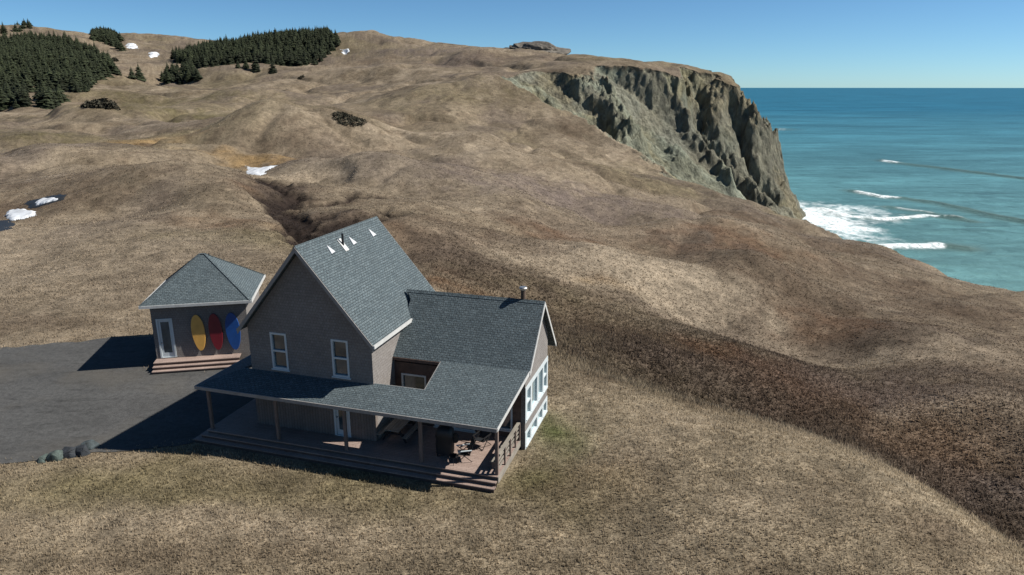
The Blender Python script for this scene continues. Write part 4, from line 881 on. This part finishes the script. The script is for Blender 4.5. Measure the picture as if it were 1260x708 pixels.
# ------------------------------------------------------------------ things on the porch
def onhouse(name, u, v, z, rz, label, cat):
    w_ = hw(u, v); return tag(empty(name, (w_[0], w_[1], z), rz-A_H), label, cat)
t = onhouse('picnic_table', -5.85, 2.75, .553, 0, 'weathered wooden picnic table with attached benches under porch roof', 'picnic table')
mb = MB(); 
for i in range(5): mb.box((-.40+i*.162, -.95, .72), (-.40+i*.162+.15, .95, .76))
mb.build('tabletop', M['wood'], t)
for s in (-1, 1):
    mb = MB(); mb.box((s*.70-.14, -.95, .42), (s*.70-.005, .95, .455)); mb.box((s*.70+.005, -.95, .42), (s*.70+.14, .95, .455)); mb.build('bench', M['wood'], t)
for y in (-.65, .65):
    for s in (-1, 1):
        mb = MB(); mb.bar((s*.25, y, .70), (s*.62, y, .03), .05, .09); mb.build('leg', M['dmetal'], t)
    mb = MB(); mb.box((-.80, y+.05, .36), (.80, y+.09, .42)); mb.build('crossbar', M['dmetal'], t)
# covered barbecue
t = onhouse('covered_barbecue', -2.95, 1.65, .553, .1, 'tall black covered barbecue standing on the deck', 'barbecue'); t.scale = (.95, 1, 1.18)
bm = bmesh.new(); ring = [(.42, .30, .12), (.44, .32, .5), (.42, .31, .82), (.46, .33, .9), (.42, .30, 1.12), (.30, .2, 1.26), (.08, .05, 1.30)]; prev = None; nseg = 28
for a_, b_, z_ in ring:
    cur = []
    for i in range(nseg):
        q = 2*PI*i/nseg; fo = 1+.05*math.sin(i*2.1+z_*3)*(1 if z_ < .9 else .3)
        cx_ = math.copysign(abs(math.cos(q))**.5, math.cos(q)); sy_ = math.copysign(abs(math.sin(q))**.5, math.sin(q)); cur.append(bm.verts.new((cx_*a_*fo, sy_*b_*fo, z_)))
    if prev:
        for i in range(nseg): bm.faces.new((prev[i], prev[(i+1) % nseg], cur[(i+1) % nseg], cur[i]))
    prev = cur
bm.faces.new(prev); me = bpy.data.meshes.new('cover'); bm.to_mesh(me); bm.free(); me.polygons.foreach_set('use_smooth', [True]*len(me.polygons)); link_mesh('cover', me, M['dark'], t)
for sx_ in (-1, 1):
    for sy_ in (-1, 1):
        mb = MB(); mb.box((sx_*.34-.03, sy_*.22-.03, 0), (sx_*.34+.03, sy_*.22+.03, .2)); mb.build('leg', M['dmetal'], t)
mb = MB(); mb.tube((.53, -.05, .78), (.53, .05, .78), .2, .2, 16); mb.build('side_burner', M['dark'], t)
# chairs
def chair(u, v, rz, label, arm):
    t = onhouse('folding_chair', u, v, .553, rz, label, 'chair'); t['group'] = 'chairs on the deck'
    mb = MB(); mb.add([(-.27, -.26, .40), (.27, -.26, .40), (.27, .24, .34), (-.27, .24, .34), (-.27, -.26, .42), (.27, -.26, .42), (.27, .24, .36), (-.27, .24, .36)], [(0, 3, 2, 1), (4, 5, 6, 7), (0, 1, 5, 4), (1, 2, 6, 5), (2, 3, 7, 6), (3, 0, 4, 7)]); mb.build('seat', M['dark'], t)
    mb = MB(); mb.prism([(-.26, .25, .36), (.26, .25, .36), (.24, .50, 1.02), (-.24, .50, 1.02)], (0, .02, .008)); mb.build('backrest', M['dark'], t)
    for s in (-1, 1):
        mb = MB(); mb.bar((s*.29, -.36, .02), (s*.29, .30, .60), .028); mb.build('leg', M['dmetal'], t)
        mb = MB(); mb.bar((s*.31, .36, .02), (s*.31, -.26, .60), .028); mb.build('leg', M['dmetal'], t)
        mb = MB(); mb.box((s*.31-.035, -.30, .60), (s*.31+.035, .36, .63)); mb.build('armrest', M[arm], t)
        mb = MB(); mb.bar((s*.28, .24, .34), (s*.26, .52, 1.05), .03); mb.build('back_frame', M['dmetal'], t)
    mb = MB(); mb.bar((-.3, -.34, .05), (.3, -.34, .05), .025); mb.build('crossbar', M['dmetal'], t); return t
chair(-1.95, 1.45, rad(-62), 'folding chair with a pale armrest beside the black barbecue', 'white')
chair(-1.55, 2.9, rad(-15), 'dark folding chair at the back of the deck near the wall', 'dmetal')
# small side table
t = onhouse('side_table', -2.25, 1.0, .553, .3, 'small round dark metal side table at the front of the deck', 'table')
mb = MB(); mb.tube((0, 0, .40), (0, 0, .42), .22, .22, 18); mb.build('tabletop', M['dmetal'], t)
for i in range(3):
    a = i*2.1+.4; mb = MB(); mb.bar((math.cos(a)*.08, math.sin(a)*.08, .40), (math.cos(a)*.2, math.sin(a)*.2, .0), .022); mb.build('leg', M['dmetal'], t)
# bench along the railing
t = onhouse('deck_bench', -.30, 1.75, .553, 0, 'low plank bench standing against the porch railing', 'bench')
mb = MB(); mb.box((-.17, -.8, .40), (-.005, .8, .44)); mb.box((.005, -.8, .40), (.17, .8, .44)); mb.build('seat', M['wood'], t)
for y in (-.6, .6):
    mb = MB(); mb.box((-.14, y-.04, .0), (.14, y+.04, .398)); mb.build('leg', M['post'], t)

# ------------------------------------------------------------------ boulders at the driveway edge
def rmat(name, c):
    m, nt, bs = newmat(name); tc = N(nt, 'ShaderNodeTexCoord'); n1 = noise(nt, tc.outputs['Object'], 3.5, 8, .7); n2 = noise(nt, tc.outputs['Object'], 1.0, 3)
    cc = mix(nt, 'MULTIPLY', 1, c, ramp(nt, n1, [(.32, .35), (.5, .9), (.68, 1.5)])); nt.links.new(cc, bs.inputs['Base Color']); bs.inputs['Roughness'].default_value = .85; bump(nt, bs, n1, .8, .08); return m
M['rockg'] = rmat('green_grey_rock', (.034, .045, .048)); M['rockp'] = rmat('pale_green_rock', (.050, .068, .060)); M['rockd'] = rmat('dark_rock', (.018, .022, .027))
def boulder(px, py, size, seed, mat, rz, label):
    h = terrain_hit(px, py); g = np.random.default_rng(seed+40); bm = bmesh.new()
    for k in range(26):
        v = g.normal(0, 1, 3); v /= np.abs(v).max()**.6*np.linalg.norm(v)**.4; v *= g.uniform(.8, 1.05)
        bm.verts.new((v[0]*size[0], v[1]*size[1], max(v[2], -.25)*size[2]))
    r = bmesh.ops.convex_hull(bm, input=bm.verts[:]); bmesh.ops.delete(bm, geom=list({e for e in r['geom_interior']+r['geom_unused'] if isinstance(e, bmesh.types.BMVert)}), context='VERTS')
    bmesh.ops.bevel(bm, geom=bm.edges[:], offset=.02, segments=1, affect='EDGES'); me = bpy.data.meshes.new('boulder'); bm.to_mesh(me); bm.free()
    o = link_mesh('boulder', me, M[mat]); o.location = (h[0], h[1], .02); o.rotation_euler = (g.uniform(-.2, .2), g.uniform(-.2, .2), rz); tag(o, label, 'boulder', 'boulders along the driveway edge')
boulder(54, 569, (.32, .30, .30), 1, 'rockp', .3, 'pale boulder at the left end of the row by the driveway')
boulder(70, 566, (.46, .36, .42), 2, 'rockp', .2, 'pale green boulder, second from the left end of the row by the driveway')
boulder(87, 562, (.46, .38, .44), 3, 'rockd', .5, 'dark boulder in the middle of the row by the driveway')
boulder(101, 559, (.46, .38, .46), 4, 'rockd', -.3, 'darkest boulder, second from the right end of the row by the driveway')
boulder(111, 553, (.52, .36, .42), 5, 'rockg', .35, 'grey green boulder at the right end of the row by the driveway')

# ------------------------------------------------------------------ light, sky, camera
SUN_EL, SUN_AZ = rad(43.5), rad(88.3)       # azimuth clockwise from +Y
sv = Vector((math.sin(SUN_AZ)*math.cos(SUN_EL), math.cos(SUN_AZ)*math.cos(SUN_EL), math.sin(SUN_EL)))
sd = bpy.data.lights.new('sun', 'SUN'); sd.energy = 5.0; sd.angle = rad(.5); sd.color = (1, .955, .88)
so = bpy.data.objects.new('sun', sd); col.objects.link(so); so.rotation_euler = (-sv).to_track_quat('-Z', 'Y').to_euler()
w = bpy.data.worlds.new('World'); sc.world = w; w.use_nodes = True; nt = w.node_tree; bg = nt.nodes['Background']
sk = nt.nodes.new('ShaderNodeTexSky'); sk.sky_type = 'NISHITA'; sk.sun_disc = False; sk.sun_elevation = SUN_EL; sk.sun_rotation = SUN_AZ; sk.altitude = 100; sk.air_density = .6; sk.dust_density = .15; sk.ozone_density = 8
nt.links.new(mix(nt, 'MULTIPLY', 1, sk.outputs[0], (1.0, 1.17, 1.08)), bg.inputs['Color']); bg.inputs['Strength'].default_value = .058
cd_ = bpy.data.cameras.new('camera'); cam = bpy.data.objects.new('camera', cd_); col.objects.link(cam); cam.location = (0, 0, HC); cam.rotation_euler = (PI/2-TH, 0, 0)
cd_.sensor_width = 36; cd_.lens = F/1260*36; cd_.clip_end = 120000; cd_.clip_start = .3; sc.camera = cam
sc.view_settings.view_transform = 'Standard'; sc.view_settings.look = 'None'; sc.view_settings.exposure = .8; sc.view_settings.gamma = 1
sc.render.resolution_x = 1024; sc.render.resolution_y = 575
